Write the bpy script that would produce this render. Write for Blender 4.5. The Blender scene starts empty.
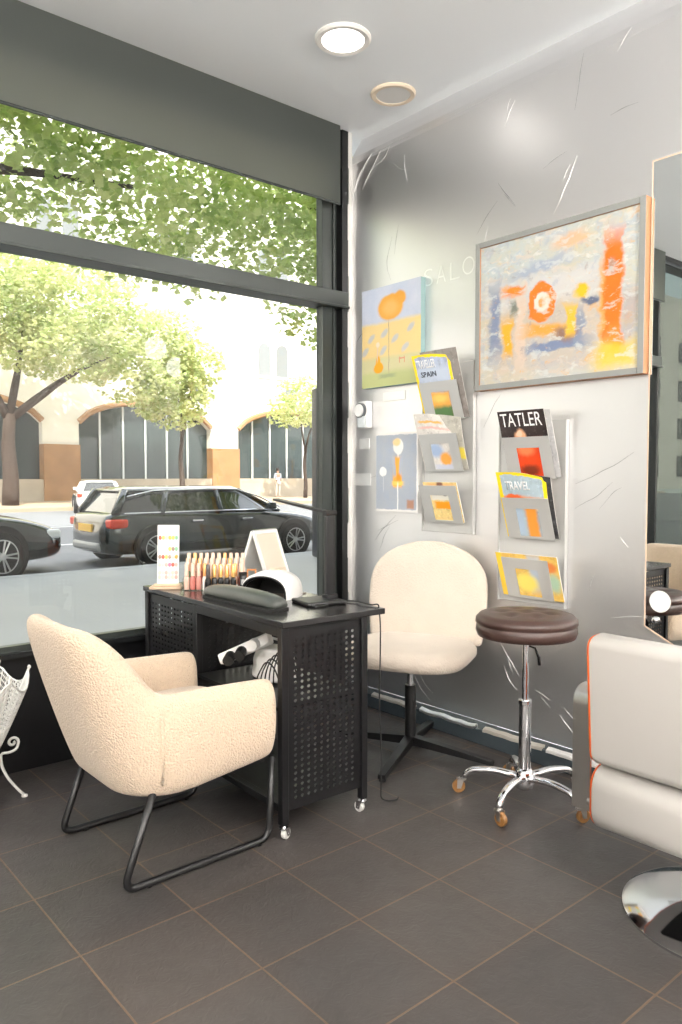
import bpy, bmesh, math, random
from mathutils import Vector, Matrix, Euler, noise
PI = math.pi
R = math.radians
random.seed(7)
S = bpy.context.scene
COL = S.collection

# ------------------------------------------------------------------ materials
def nmat(name):
    m = bpy.data.materials.new(name); m.use_nodes = True
    nt = m.node_tree; b = nt.nodes['Principled BSDF']
    return m, nt, b

def sock(b, k, v):
    b.inputs[k].default_value = v

def mat(name, col, rough=.5, metal=0., spec=.5, bump=None, emis=None, coat=0., vary=None, sheen=0., trans=None, alpha=None):
    m, nt, b = nmat(name)
    sock(b, 'Base Color', (*col, 1)); sock(b, 'Roughness', rough); sock(b, 'Metallic', metal)
    sock(b, 'Specular IOR Level', spec); sock(b, 'Coat Weight', coat); sock(b, 'Sheen Weight', sheen)
    if emis:
        sock(b, 'Emission Color', (*emis[0], 1)); sock(b, 'Emission Strength', emis[1])
    N = nt.nodes.new; L = nt.links.new
    tc = N('ShaderNodeTexCoord')
    if vary:  # (scale, amount) gentle tint variation
        n = N('ShaderNodeTexNoise'); n.inputs['Scale'].default_value = vary[0]; n.inputs['Detail'].default_value = 4
        L(tc.outputs['Object'], n.inputs['Vector'])
        mx = N('ShaderNodeMix'); mx.data_type = 'RGBA'
        a = vary[1]
        mx.inputs['A'].default_value = (*[c*(1-a) for c in col], 1)
        mx.inputs['B'].default_value = (*[min(1, c*(1+a)) for c in col], 1)
        L(n.outputs['Fac'], mx.inputs['Factor']); L(mx.outputs['Result'], b.inputs['Base Color'])
    if bump:  # (kind, scale, strength, distance)
        if bump[0] == 'noise':
            n = N('ShaderNodeTexNoise'); n.inputs['Detail'].default_value = 3; o = n.outputs['Fac']
        else:
            n = N('ShaderNodeTexVoronoi'); o = n.outputs['Distance']
        n.inputs['Scale'].default_value = bump[1]
        L(tc.outputs['Object'], n.inputs['Vector'])
        bp = N('ShaderNodeBump'); bp.inputs['Strength'].default_value = bump[2]; bp.inputs['Distance'].default_value = bump[3]
        if bump[0] == 'voronoi_inv': bp.invert = True
        L(o, bp.inputs['Height']); L(bp.outputs['Normal'], b.inputs['Normal'])
    return m

def leaf_mat(name, c1, c2):
    m = bpy.data.materials.new(name); m.use_nodes = True
    nt = m.node_tree; nt.nodes.clear(); N = nt.nodes.new; L = nt.links.new
    out = N('ShaderNodeOutputMaterial'); d = N('ShaderNodeBsdfDiffuse'); t = N('ShaderNodeBsdfTranslucent')
    mx = N('ShaderNodeMixShader'); mx.inputs[0].default_value = .5
    tc = N('ShaderNodeTexCoord'); n = N('ShaderNodeTexNoise'); n.inputs['Scale'].default_value = 1.3; n.inputs['Detail'].default_value = 5
    L(tc.outputs['Object'], n.inputs['Vector'])
    rp = N('ShaderNodeValToRGB'); rp.color_ramp.elements[0].position = .35; rp.color_ramp.elements[1].position = .65
    rp.color_ramp.elements[0].color = (*c1, 1); rp.color_ramp.elements[1].color = (*c2, 1)
    L(n.outputs['Fac'], rp.inputs[0]); L(rp.outputs[0], d.inputs[0]); L(rp.outputs[0], t.inputs[0])
    L(d.outputs[0], mx.inputs[1]); L(t.outputs[0], mx.inputs[2]); L(mx.outputs[0], out.inputs[0])
    return m

def glass_mat(name, tint=(1, 1, 1), refl=1.0, base=.02, rough=0.):
    m = bpy.data.materials.new(name); m.use_nodes = True
    nt = m.node_tree; nt.nodes.clear(); N = nt.nodes.new; L = nt.links.new
    out = N('ShaderNodeOutputMaterial'); t = N('ShaderNodeBsdfTransparent'); g = N('ShaderNodeBsdfGlossy')
    t.inputs[0].default_value = (*tint, 1); g.inputs['Roughness'].default_value = rough
    f = N('ShaderNodeLayerWeight'); f.inputs[0].default_value = .5
    pw5 = N('ShaderNodeMath'); pw5.operation = 'POWER'; pw5.inputs[1].default_value = 5; L(f.outputs['Facing'], pw5.inputs[0])
    ma = N('ShaderNodeMath'); ma.operation = 'MULTIPLY_ADD'; ma.inputs[1].default_value = refl; ma.inputs[2].default_value = base+.02
    ma.use_clamp = True
    mx = N('ShaderNodeMixShader')
    L(pw5.outputs[0], ma.inputs[0]); L(ma.outputs[0], mx.inputs[0]); L(t.outputs[0], mx.inputs[1]); L(g.outputs[0], mx.inputs[2])
    L(mx.outputs[0], out.inputs[0])
    return m

class Paint:
    """procedural picture over the UV square of a flat face"""
    def __init__(s, name, base, rough=.6, distort=0., dscale=6., bump=0.):
        s.m, s.nt, s.b = nmat(name)
        sock(s.b, 'Roughness', rough)
        N = s.nt.nodes.new; L = s.nt.links.new
        s.uv = N('ShaderNodeUVMap').outputs[0]; s.raw = s.uv
        if distort:
            n = N('ShaderNodeTexNoise'); n.inputs['Scale'].default_value = dscale; n.inputs['Detail'].default_value = 6
            L(s.uv, n.inputs['Vector'])
            v = N('ShaderNodeVectorMath'); v.operation = 'SUBTRACT'; L(n.outputs['Color'], v.inputs[0]); v.inputs[1].default_value = (.5, .5, .5)
            w = N('ShaderNodeVectorMath'); w.operation = 'SCALE'; L(v.outputs[0], w.inputs[0]); w.inputs['Scale'].default_value = distort
            a = N('ShaderNodeVectorMath'); a.operation = 'ADD'; L(s.uv, a.inputs[0]); L(w.outputs[0], a.inputs[1])
            s.uv = a.outputs[0]
        rgb = N('ShaderNodeRGB'); rgb.outputs[0].default_value = (*base, 1)
        s.col = rgb.outputs[0]
        s.bump = bump
    def mth(s, op, a, b=None):
        n = s.nt.nodes.new('ShaderNodeMath'); n.operation = op
        for i, x in enumerate((a, b)):
            if x is None: continue
            if isinstance(x, (int, float)): n.inputs[i].default_value = x
            else: s.nt.links.new(x, n.inputs[i])
        return n.outputs[0]
    def local(s, cx, cy, rot):
        mp = s.nt.nodes.new('ShaderNodeMapping'); mp.vector_type = 'TEXTURE'
        mp.inputs['Location'].default_value = (cx, cy, 0); mp.inputs['Rotation'].default_value = (0, 0, rot)
        s.nt.links.new(s.uv, mp.inputs[0])
        sp = s.nt.nodes.new('ShaderNodeSeparateXYZ'); s.nt.links.new(mp.outputs[0], sp.inputs[0])
        return sp.outputs[0], sp.outputs[1]
    def over(s, d, soft, col, op=1.):
        mr = s.nt.nodes.new('ShaderNodeMapRange'); mr.interpolation_type = 'SMOOTHSTEP'
        s.nt.links.new(d, mr.inputs[0])
        for i, v in ((1, 1-soft), (2, 1+soft), (3, op), (4, 0.)): mr.inputs[i].default_value = v
        s.mix(mr.outputs[0], col)
    def mix(s, fac, col):
        mx = s.nt.nodes.new('ShaderNodeMix'); mx.data_type = 'RGBA'
        s.nt.links.new(fac, mx.inputs['Factor']); s.nt.links.new(s.col, mx.inputs['A']); mx.inputs['B'].default_value = (*col, 1)
        s.col = mx.outputs['Result']
    def ell(s, cx, cy, rx, ry, col, soft=.12, rot=0., op=1.):
        x, y = s.local(cx, cy, rot)
        x = s.mth('DIVIDE', x, rx); y = s.mth('DIVIDE', y, ry)
        d = s.mth('SQRT', s.mth('ADD', s.mth('MULTIPLY', x, x), s.mth('MULTIPLY', y, y)))
        s.over(d, soft, col, op); return s
    def ring(s, cx, cy, rx, ry, w, col, soft=.3):
        x, y = s.local(cx, cy, 0)
        x = s.mth('DIVIDE', x, rx); y = s.mth('DIVIDE', y, ry)
        d = s.mth('SQRT', s.mth('ADD', s.mth('MULTIPLY', x, x), s.mth('MULTIPLY', y, y)))
        d = s.mth('DIVIDE', s.mth('ABSOLUTE', s.mth('SUBTRACT', d, 1.)), w)
        s.over(d, soft, col); return s
    def rect(s, cx, cy, hx, hy, col, soft=.03, rot=0., op=1.):
        x, y = s.local(cx, cy, rot)
        d = s.mth('MAXIMUM', s.mth('ABSOLUTE', s.mth('DIVIDE', x, hx)), s.mth('ABSOLUTE', s.mth('DIVIDE', y, hy)))
        s.over(d, soft, col, op); return s
    def noise(s, scale, lo, hi, col, op=1., stretch=(1, 1), detail=6., seed=0.):
        mp = s.nt.nodes.new('ShaderNodeMapping'); mp.inputs['Scale'].default_value = (stretch[0], stretch[1], 1); mp.inputs['Location'].default_value = (seed, seed*1.7, seed)
        s.nt.links.new(s.uv, mp.inputs[0])
        n = s.nt.nodes.new('ShaderNodeTexNoise'); n.inputs['Scale'].default_value = scale; n.inputs['Detail'].default_value = detail; n.inputs['Roughness'].default_value = .65
        s.nt.links.new(mp.outputs[0], n.inputs['Vector'])
        mr = s.nt.nodes.new('ShaderNodeMapRange'); s.nt.links.new(n.outputs['Fac'], mr.inputs[0])
        for i, v in ((1, lo), (2, hi), (3, 0.), (4, op)): mr.inputs[i].default_value = v
        s.mix(mr.outputs[0], col); return s
    def done(s, gain=1.):
        if gain != 1.:
            mx = s.nt.nodes.new('ShaderNodeMix'); mx.data_type = 'RGBA'; mx.blend_type = 'MULTIPLY'; mx.inputs['Factor'].default_value = 1
            s.nt.links.new(s.col, mx.inputs['A']); mx.inputs['B'].default_value = (gain, gain, gain, 1); s.col = mx.outputs['Result']
        s.nt.links.new(s.col, s.b.inputs['Base Color'])
        if s.bump:
            n = s.nt.nodes.new('ShaderNodeTexNoise'); n.inputs['Scale'].default_value = 40; n.inputs['Detail'].default_value = 6
            s.nt.links.new(s.raw, n.inputs['Vector'])
            bp = s.nt.nodes.new('ShaderNodeBump'); bp.inputs['Strength'].default_value = s.bump; bp.inputs['Distance'].default_value = .003
            s.nt.links.new(n.outputs['Fac'], bp.inputs['Height']); s.nt.links.new(bp.outputs[0], s.b.inputs['Normal'])
        return s.m

# ------------------------------------------------------------------ geometry
MATW = {}          # root name -> world matrix
class G:
    def __init__(s):
        s.v = []; s.f = []; s.mi = []; s.cur = 0
    def add(s, vs, fs):
        o = len(s.v); s.v += [Vector(p) for p in vs]
        for f in fs: s.f.append([i+o for i in f]); s.mi.append(s.cur)
        return s
    def box(s, x0, x1, y0, y1, z0, z1, M=None):
        vs = [Vector((x, y, z)) for z in (z0, z1) for x, y in ((x0, y0), (x1, y0), (x1, y1), (x0, y1))]
        if M: vs = [M @ p for p in vs]
        return s.add(vs, [(3, 2, 1, 0), (4, 5, 6, 7), (0, 1, 5, 4), (1, 2, 6, 5), (2, 3, 7, 6), (3, 0, 4, 7)])
    def rings(s, rings, closed=True, cap=True, loop=False):
        n = len(rings[0]); o = len(s.v); m = len(rings)
        s.v += [Vector(p) for r in rings for p in r]
        for i in range(m if loop else m-1):
            a = o+i*n; b = o+((i+1) % m)*n
            for j in range(n if closed else n-1):
                k = (j+1) % n
                s.f.append([a+j, a+k, b+k, b+j]); s.mi.append(s.cur)
        if cap and not loop:
            s.f.append([o+j for j in reversed(range(n))]); s.mi.append(s.cur)
            s.f.append([o+(m-1)*n+j for j in range(n)]); s.mi.append(s.cur)
        return s
    def tube(s, pts, r, seg=10, M=None, cap=True, loop=False, flat=None):
        pts = [Vector(p) for p in pts]; n = len(pts)
        rs = r if isinstance(r, (list, tuple)) else [r]*n
        T = []
        for i in range(n):
            if loop: t = pts[(i+1) % n]-pts[i-1]
            else: t = pts[min(i+1, n-1)]-pts[max(i-1, 0)]
            T.append(t.normalized())
        up = Vector((0, 0, 1)) if abs(T[0].z) < .9 else Vector((1, 0, 0))
        nrm = (up - T[0]*up.dot(T[0])).normalized()
        out = []
        for i in range(n):
            nrm = (nrm - T[i]*nrm.dot(T[i]))
            nrm = nrm.normalized() if nrm.length > 1e-6 else T[i].orthogonal().normalized()
            bn = T[i].cross(nrm)
            ring = []
            for k in range(seg):
                a = 2*PI*k/seg
                p = pts[i] + (nrm*math.cos(a)*(flat or 1) + bn*math.sin(a))*rs[i]
                ring.append(M @ p if M else p)
            out.append(ring)
        return s.rings(out, cap=cap, loop=loop)
    def lathe(s, prof, c=(0, 0, 0), seg=24, M=None, cap=True):
        c = Vector(c); out = []
        for r, z in prof:
            ring = []
            for k in range(seg):
                a = 2*PI*k/seg; p = c+Vector((r*math.cos(a), r*math.sin(a), z))
                ring.append(M @ p if M else p)
            out.append(ring)
        return s.rings(out, cap=cap)
    def cyl(s, p0, p1, r, seg=16):
        return s.tube([p0, p1], r, seg)
    def prism(s, poly, d, M=None):     # polygon of 3D points pushed along vector d
        d = Vector(d); a = [Vector(p) for p in poly]; b = [p+d for p in a]
        if M: a = [M @ p for p in a]; b = [M @ p for p in b]
        return s.rings([a, b])
    def build(s, name, m, parent=None, smooth=False, bev=0., sub=0, world=True, solid=0., seg=2, autos=None):
        me = bpy.data.meshes.new(name)
        vs = s.v
        if parent is not None and world:
            I = MATW[parent.name].inverted(); vs = [I @ p for p in vs]
        me.from_pydata([tuple(p) for p in vs], [], s.f)
        for x in (m if isinstance(m, (list, tuple)) else [m]): me.materials.append(x)
        me.polygons.foreach_set('material_index', s.mi)
        bm = bmesh.new(); bm.from_mesh(me); bmesh.ops.recalc_face_normals(bm, faces=bm.faces); bm.to_mesh(me); bm.free()
        me.update()
        o = bpy.data.objects.new(name, me); COL.objects.link(o)
        if parent is not None:
            o.parent = parent; MATW[o.name] = MATW[parent.name]
        else: MATW[o.name] = Matrix()
        if solid:
            md = o.modifiers.new('solid', 'SOLIDIFY'); md.thickness = solid; md.offset = 0
        if bev:
            md = o.modifiers.new('bevel', 'BEVEL'); md.width = bev; md.segments = seg; md.limit_method = 'ANGLE'; md.angle_limit = R(40)
        if sub:
            md = o.modifiers.new('sub', 'SUBSURF'); md.levels = sub; md.render_levels = sub
        if smooth or sub or bev: me.shade_smooth() if (smooth or sub) else None
        if autos or (bev and not smooth and not sub):
            me.shade_smooth()
            try: me.set_sharp_from_angle(angle=R(autos or 35))
            except Exception: pass
        return o

def tag(o, label=None, cat=None, group=None, kind=None):
    if label: o['label'] = label
    if cat: o['category'] = cat
    if group: o['group'] = group
    if kind: o['kind'] = kind
    return o
def thing(name, loc, label, cat, group=None, rz=0., kind=None):
    o = bpy.data.objects.new(name, None); COL.objects.link(o)
    o.location = loc; o.rotation_euler = (0, 0, rz); o.empty_display_size = .1
    MATW[o.name] = Matrix.Translation(loc) @ Matrix.Rotation(rz, 4, 'Z')
    return tag(o, label, cat, group, kind)
def kids(o): return [c for c in bpy.data.objects if c.parent == o]
def dup(o, loc=None, rz=None, parent=None, label=None, group=None, mats=None):
    c = o.copy(); COL.objects.link(c)
    if parent: c.parent = parent
    if loc is not None: c.location = loc
    if rz is not None: c.rotation_euler = (0, 0, rz)
    if label: c['label'] = label
    if group: c['group'] = group
    if mats and o.type == 'MESH' and any(s.material and s.material.name in mats for s in o.material_slots):
        c.data = o.data.copy()
        for i, x in enumerate(c.data.materials):
            if x.name in mats: c.data.materials[i] = mats[x.name]
    for ch in kids(o): dup(ch, parent=c, mats=mats)
    return c
def struct(o): o['kind'] = 'structure'; return o
def puv(o, fu, fv):       # planar uv from local coordinates
    me = o.data; ul = me.uv_layers.new(name='UVMap')
    for lp in me.loops:
        p = me.vertices[lp.vertex_index].co; ul.data[lp.index].uv = (fu(p), fv(p))
def frameM(o, u, v):      # local x->u, y->v, z->u x v
    u = Vector(u).normalized(); v = Vector(v); v = (v-u*v.dot(u)).normalized(); n = u.cross(v)
    M = Matrix((u, v, n)).transposed().to_4x4(); M.translation = Vector(o); return M
def text(name, body, M, width, height, m, parent=None, depth=.0008, bold=0.):
    cu = bpy.data.curves.new(name, 'FONT'); cu.body = body; cu.size = 1; cu.extrude = .0; cu.offset = bold
    ob = bpy.data.objects.new(name+'_tmp', cu); COL.objects.link(ob)
    bpy.context.view_layer.update()
    dg = bpy.context.evaluated_depsgraph_get()
    me = bpy.data.meshes.new_from_object(ob.evaluated_get(dg)); bpy.data.objects.remove(ob)
    xs = [p.co.x for p in me.vertices]; ys = [p.co.y for p in me.vertices]
    sx = width/(max(xs)-min(xs)); sy = height/(max(ys)-min(ys))
    I = MATW[parent.name].inverted() if parent else Matrix()
    for p in me.vertices:
        q = Vector(((p.co.x-min(xs))*sx, (p.co.y-min(ys))*sy, 0)); p.co = I @ (M @ q)
    me.materials.clear(); me.materials.append(m)
    o = bpy.data.objects.new(name, me); COL.objects.link(o)
    if parent: o.parent = parent
    if depth:
        md = o.modifiers.new('solid', 'SOLIDIFY'); md.thickness = depth; md.offset = 0
    return o
def arc(c, r, a0, a1, n, ax='xz', y=0.):
    out = []
    for i in range(n+1):
        a = R(a0+(a1-a0)*i/n)
        out.append((c[0]+r*math.cos(a), y, c[1]+r*math.sin(a)))
    return out
def fillet(pts, r, n=6):
    pts = [Vector(p) for p in pts]; out = [pts[0]]
    for i in range(1, len(pts)-1):
        a = (pts[i-1]-pts[i]); b = (pts[i+1]-pts[i]); d = min(r, a.length*.48, b.length*.48)
        p0 = pts[i]+a.normalized()*d; p1 = pts[i]+b.normalized()*d
        for k in range(n+1):
            t = k/n; out.append(p0*(1-t)**2+pts[i]*2*t*(1-t)+p1*t*t)
    out.append(pts[-1]); return out

# ------------------------------------------------------------------ palette
M = {}
M['black'] = mat('black_powdercoat', (.007, .007, .008), .38)
M['black_soft'] = mat('black_rubber', (.01, .01, .01), .6)
M['desk'] = mat('desk_steel', (.006, .006, .007), .35, spec=.4)
M['desktop'] = mat('desk_top_laminate', (.016, .015, .016), .2, spec=.6)
M['chrome'] = mat('chrome', (.78, .78, .8), .08, 1.)
M['satin'] = mat('satin_metal', (.62, .6, .58), .28, 1.)
M['white'] = mat('white_plastic', (.85, .85, .84), .35)
M['whitepaint'] = mat('white_enamel', (.8, .79, .76), .4)
M['boucle'] = mat('boucle_wool', (.61, .48, .36), .95, sheen=.3, spec=.2, bump=('voronoi_inv', 150, .8, .005), vary=(60, .08))
M['plush'] = mat('cream_terry_cover', (.67, .585, .50), .95, sheen=.3, spec=.2, bump=('noise', 130, .6, .006), vary=(9, .06))
M['brownleather'] = mat('brown_vinyl', (.050, .026, .021), .38, bump=('noise', 160, .12, .002))
M['greyvinyl'] = mat('pale_grey_vinyl', (.46, .44, .42), .36, bump=('noise', 220, .08, .001))
M['orange'] = mat('orange_vinyl', (.75, .13, .02), .4)
M['amber'] = mat('amber_caster_wheel', (.27, .13, .04), .35)
M['gold'] = mat('gold_cap', (.75, .45, .16), .25, .8)
M['wood'] = mat('pale_wood', (.62, .46, .32), .5, vary=(20, .15))
M['framewood'] = mat('frame_wood_edge', (.45, .22, .11), .5, vary=(14, .15))
M['framegrey'] = mat('frame_grey_face', (.27, .28, .27), .5)
M['rack'] = mat('rack_silver', (.56, .56, .55), .45, .35)
M['paper'] = mat('paper_pages', (.8, .78, .74), .7)

# ------------------------------------------------------------------ setting
def wallfilm():
    m, nt, b = nmat('silver_wall_film'); N = nt.nodes.new; L = nt.links.new
    sock(b, 'Metallic', .92); sock(b, 'Roughness', .37)
    tc = N('ShaderNodeTexCoord')
    n3 = N('ShaderNodeTexNoise'); n3.inputs['Scale'].default_value = 9; n3.inputs['Detail'].default_value = 5; L(tc.outputs['Object'], n3.inputs['Vector'])
    su = N('ShaderNodeMath'); su.operation = 'MULTIPLY_ADD'; L(n3.outputs['Fac'], su.inputs[0]); su.inputs[1].default_value = .5; su.inputs[2].default_value = 0
    bp = N('ShaderNodeBump'); bp.inputs['Strength'].default_value = .2; bp.inputs['Distance'].default_value = .004; L(su.outputs[0], bp.inputs['Height'])
    L(bp.outputs[0], b.inputs['Normal'])
    sock(b, 'Base Color', (.80, .795, .80, 1))
    return m
M['film'] = wallfilm()

def tilemat():
    m, nt, b = nmat('slate_floor_tile'); N = nt.nodes.new; L = nt.links.new
    tc = N('ShaderNodeTexCoord'); mp = N('ShaderNodeMapping'); L(tc.outputs['Object'], mp.inputs[0])
    mp.vector_type = 'TEXTURE'; mp.inputs['Location'].default_value = (-1.487, -1.75, 0); mp.inputs['Scale'].default_value = (.337, .355, 1)
    br = N('ShaderNodeTexBrick'); br.offset = 0.; br.squash = 1.
    br.inputs['Scale'].default_value = 1; br.inputs['Brick Width'].default_value = 1; br.inputs['Row Height'].default_value = 1
    br.inputs['Mortar Size'].default_value = .009; br.inputs['Mortar Smooth'].default_value = .2; br.inputs['Bias'].default_value = 0
    br.inputs['Color1'].default_value = (.062, .055, .052, 1); br.inputs['Color2'].default_value = (.046, .042, .041, 1); br.inputs['Mortar'].default_value = (.135, .085, .055, 1)
    L(mp.outputs[0], br.inputs['Vector'])
    n = N('ShaderNodeTexNoise'); n.inputs['Scale'].default_value = 7; n.inputs['Detail'].default_value = 8; n.inputs['Roughness'].default_value = .7; n.inputs['Distortion'].default_value = 1.2
    L(tc.outputs['Object'], n.inputs['Vector'])
    mx = N('ShaderNodeMix'); mx.data_type = 'RGBA'; mx.blend_type = 'OVERLAY'; mx.inputs['Factor'].default_value = .5
    L(br.outputs['Color'], mx.inputs['A']); L(n.outputs['Color'], mx.inputs['B'])
    bw = N('ShaderNodeRGBToBW'); L(n.outputs['Color'], bw.inputs[0]); L(bw.outputs[0], mx.inputs['B'])
    L(mx.outputs['Result'], b.inputs['Base Color'])
    mr = N('ShaderNodeMapRange'); L(n.outputs['Fac'], mr.inputs[0])
    for i, x in ((1, .3), (2, .7), (3, .34), (4, .5)): mr.inputs[i].default_value = x
    L(mr.outputs[0], b.inputs['Roughness'])
    vo = N('ShaderNodeTexNoise'); vo.inputs['Scale'].default_value = 26; vo.inputs['Detail'].default_value = 4; vo.inputs['Distortion'].default_value = 2.5; L(tc.outputs['Object'], vo.inputs['Vector'])
    sb = N('ShaderNodeMath'); sb.operation = 'MULTIPLY_ADD'; L(br.outputs['Fac'], sb.inputs[0]); sb.inputs[1].default_value = -.7; L(vo.outputs['Fac'], sb.inputs[2])
    bp = N('ShaderNodeBump'); bp.inputs['Strength'].default_value = .35; bp.inputs['Distance'].default_value = .004; L(sb.outputs[0], bp.inputs['Height']); L(bp.outputs[0], b.inputs['Normal'])
    return m
H = 3.2
M['ceiling'] = mat('ceiling_paint', (.83, .86, .89), .6)
M['plaster'] = mat('room_plaster', (.74, .73, .72), .6)
M['alu'] = mat('window_aluminium', (.045, .053, .05), .35, .3)
M['alu_dark'] = mat('window_frame_black', (.012, .013, .014), .35, .2)
M['kick'] = mat('black_gloss_panel', (.006, .006, .007), .3)
M['silver_trim'] = mat('pale_trim', (.72, .71, .69), .4, .3, bump=('noise', 30, .3, .01))
M['skirt'] = mat('blue_grey_skirting', (.05, .065, .075), .25)

struct(G().box(-5.6, .1, -6.5, .1, -.15, 0).build('floor', tilemat()))
struct(G().box(-5.8, .4, -6.7, .22, H, H+.25).build('ceiling', M['ceiling']))
# right wall, filmed; its top leans back into a cove
g = G()
prof = [(0, .0745), (0, .6), (0, 1.6), (0, 2.6), (.004, 3.02), (.02, 3.07), (.055, 3.13), (.10, 3.2), (.3, 3.2), (.3, .0745)]
g.rings([[(x, y, z) for x, z in prof] for y in (-6.5, -4, -2, -1, 0.0)])
struct(g.build('wall_right', M['film']))
struct(G().box(-5.8, .4, -6.7, -6.5, -.15, H).build('wall_back', M['plaster']))
struct(G().box(-5.8, -5.6, -6.5, .1, -.15, H).build('wall_left', M['plaster']))
struct(G().box(-3.62, .1, .02, .16, 0, .50).build('wall_front', M['kick']))
g = G().box(-5.6, .0, .0, .2, 3.16, H+.01)
struct(g.build('trim_1', M['alu_dark']))
# corner pale strip between window frame and filmed wall
g = G()
for i in range(16):
    z0 = 3.2-i*.2; j = .004*math.sin(i*2.1)
    g.box(-.026+j, .004, -.02-abs(j), .03, z0-.2, z0)
struct(g.build('trim_2', M['silver_trim']))
# creases and scratches in the film: thin raised ridges
def ridge(g, pts, w, k=0):
    P = [Vector((-.0012, y, z)) for y, z in pts]
    if len(P) == 2: P = [P[0], P[0].lerp(P[1], .5)+Vector((0, .006, .004)), P[1]]
    P = fillet(P, .2, 5)
    P = [q+Vector((0, noise.noise(q*14)*.006, noise.noise(q*11+Vector((5, 5, 5)))*.006)) for q in P]
    n = len(P)-1
    g.tube(P, [w*.62*(.12+.88*math.sin(PI*(.06+.88*i/n))*(.75+.5*abs(noise.noise(q*17)))) for i, q in enumerate(P)], 6, flat=1)
mwhite = mat('film_crease_white', (.9, .9, .9), .4, .5)
g = G()
for pts, w in (([(-1.473, 2.627), (-1.417, 2.518), (-1.358, 2.411)], .004), ([(-1.44, 2.60), (-1.40, 2.54)], .003), ([(-1.708, 3.05), (-1.649, 2.98)], .004), ([(-1.144, 2.974), (-1.089, 2.868)], .004), ([(-1.12, 2.99), (-1.10, 2.93)], .003),
    ([(-.189, 3.035), (-.074, 2.942), (-.012, 2.80)], .007), ([(-.26, 3.03), (-.17, 2.93), (-.11, 2.86)], .005), ([(-.05, 2.93), (-.02, 2.70), (-.012, 2.5)], .006), ([(-.33, 3.03), (-.28, 2.97), (-.16, 2.95)], .004), ([(-.62, 3.03), (-.40, 3.035), (-.2, 3.03)], .004), ([(-1.1, 3.04), (-.9, 3.036), (-.66, 3.035)], .003),
    ([(-1.096, .478), (-1.149, .407), (-1.207, .338)], .0028), ([(-1.114, .376), (-1.144, .311), (-1.19, .273)], .0032), ([(-1.13, .44), (-1.17, .34)], .002), ([(-1.29, .294), (-1.37, .266)], .003), ([(-1.32, .27), (-1.37, .23)], .002), ([(-1.423, .211), (-1.499, .141)], .003), ([(-1.44, .25), (-1.5, .2)], .002),
    ([(-.496, .26), (-.56, .16), (-.643, .1)], .003), ([(-.53, .29), (-.6, .18), (-.66, .14)], .0025), ([(-1.70, 1.02), (-1.73, .98)], .004), ([(-1.66, .68), (-1.80, .70)], .003), ([(-.93, 2.2), (-1.0, 2.45)], .002), ([(-.44, 2.95), (-.46, 2.8)], .0025), ([(-.36, 2.93), (-.42, 2.88), (-.47, 2.86)], .002)):
    ridge(g, pts, w)
struct(g.build('trim_3', mwhite, smooth=True))
g = G(); mdark = mat('film_crease_grey', (.33, .33, .34), .5, .3)
for pts, w in (([(-1.494, 3.04), (-1.477, 2.956), (-1.456, 2.819)], .0022), ([(-1.052, 2.63), (-1.156, 2.498)], .003), ([(-1.09, 2.57), (-1.15, 2.50)], .002), ([(-1.482, 1.23), (-1.623, 1.294), (-1.75, 1.366)], .0022), ([(-1.483, 1.131), (-1.578, 1.181), (-1.66, 1.244)], .002), ([(-1.60, 1.13), (-1.66, 1.2), (-1.70, 1.22)], .0016),
    ([(-.136, 1.246), (-.377, 1.301)], .0016), ([(-.22, .912), (-.386, 1.058)], .0026), ([(-.24, .96), (-.40, 1.03)], .002), ([(-.25, .85), (-.34, 1.0)], .0016), ([(-.93, 2.42), (-1.05, 2.55)], .002), ([(-1.30, 2.62), (-1.42, 2.66)], .0018), ([(-.06, 2.02), (-.14, 2.08)], .003), ([(-.35, 2.55), (-.30, 2.42), (-.34, 2.32)], .0018), ([(-.40, 2.60), (-.37, 2.45)], .0016), ([(-.98, 1.50), (-1.08, 1.65)], .0018), ([(-1.56, .78), (-1.58, .85)], .002), ([(-1.62, 2.74), (-1.74, 2.75)], .0018)):
    ridge(g, pts, w)
struct(g.build('trim_8', mdark, smooth=True))
# skirting and the loose silver strip along its top edge
g = G().box(-.1, -.0005, -6.5, -.03, 0, .0745)
struct(g.build('baseboard_right', M['skirt'], bev=.004))
M['tape'] = mat('loose_silver_tape', (.52, .49, .44), .4, .3)
for k, (y0, y1, h) in enumerate(((-.30, -.62, .022), (-.66, -1.02, .02), (-1.07, -1.40, .034), (-1.42, -1.75, .03))):
    g = G(); rr = []
    for i in range(15):
        y = y0+(y1-y0)*i/14; w = noise.noise(Vector((y*13, k, 1)))*.010
        rr.append([(-.102, y, .066+w*.8), (-.098, y, .076+h*.1+w), (-.080, y, .082+h*.2+w), (-.076, y, .080+h*.2+w), (-.080, y, .0765), (-.1008, y, .0755)])
    g.rings(rr); struct(g.build('trim_%d' % (4+k), (M['tape'], M['film'], M['tape'], M['silver_trim'])[k]))

# window: frame parts, panes, sill
W = thing('window_1', (-1.9, .04, .5), None, None, kind='structure')
def wp(g, name, m, **k):
    o = g.build(name, m, W, **k); o['kind'] = 'structure'; return o
wp(G().box(-.198, -.125, .0, .055, .52, 3.16), 'window_stile', M['alu'], bev=.004)
wp(G().box(-.125, -.07, .03, .09, .5, 3.16).box(-.106, -.098, .008, .03, .5, 3.16).box(-.126, -.119, -.010, .03, .5, 3.16), 'window_groove', M['alu'])
wp(G().box(-.07, -.026, -.02, .1, .5, 3.2), 'window_jamb', M['alu_dark'])
wp(G().box(-3.62, -.03, -.03, .09, 2.225, 2.305).box(-3.62, -.03, -.042, .09, 2.212, 2.226), 'window_transom', M['alu'], bev=.003)
wp(G().box(-3.62, -.03, -.02, .14, .50, .522), 'window_sill', M['alu_dark'])
wp(G().box(-3.62, -.03, .01, .05, .522, .548), 'window_bead', M['alu'])
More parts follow.
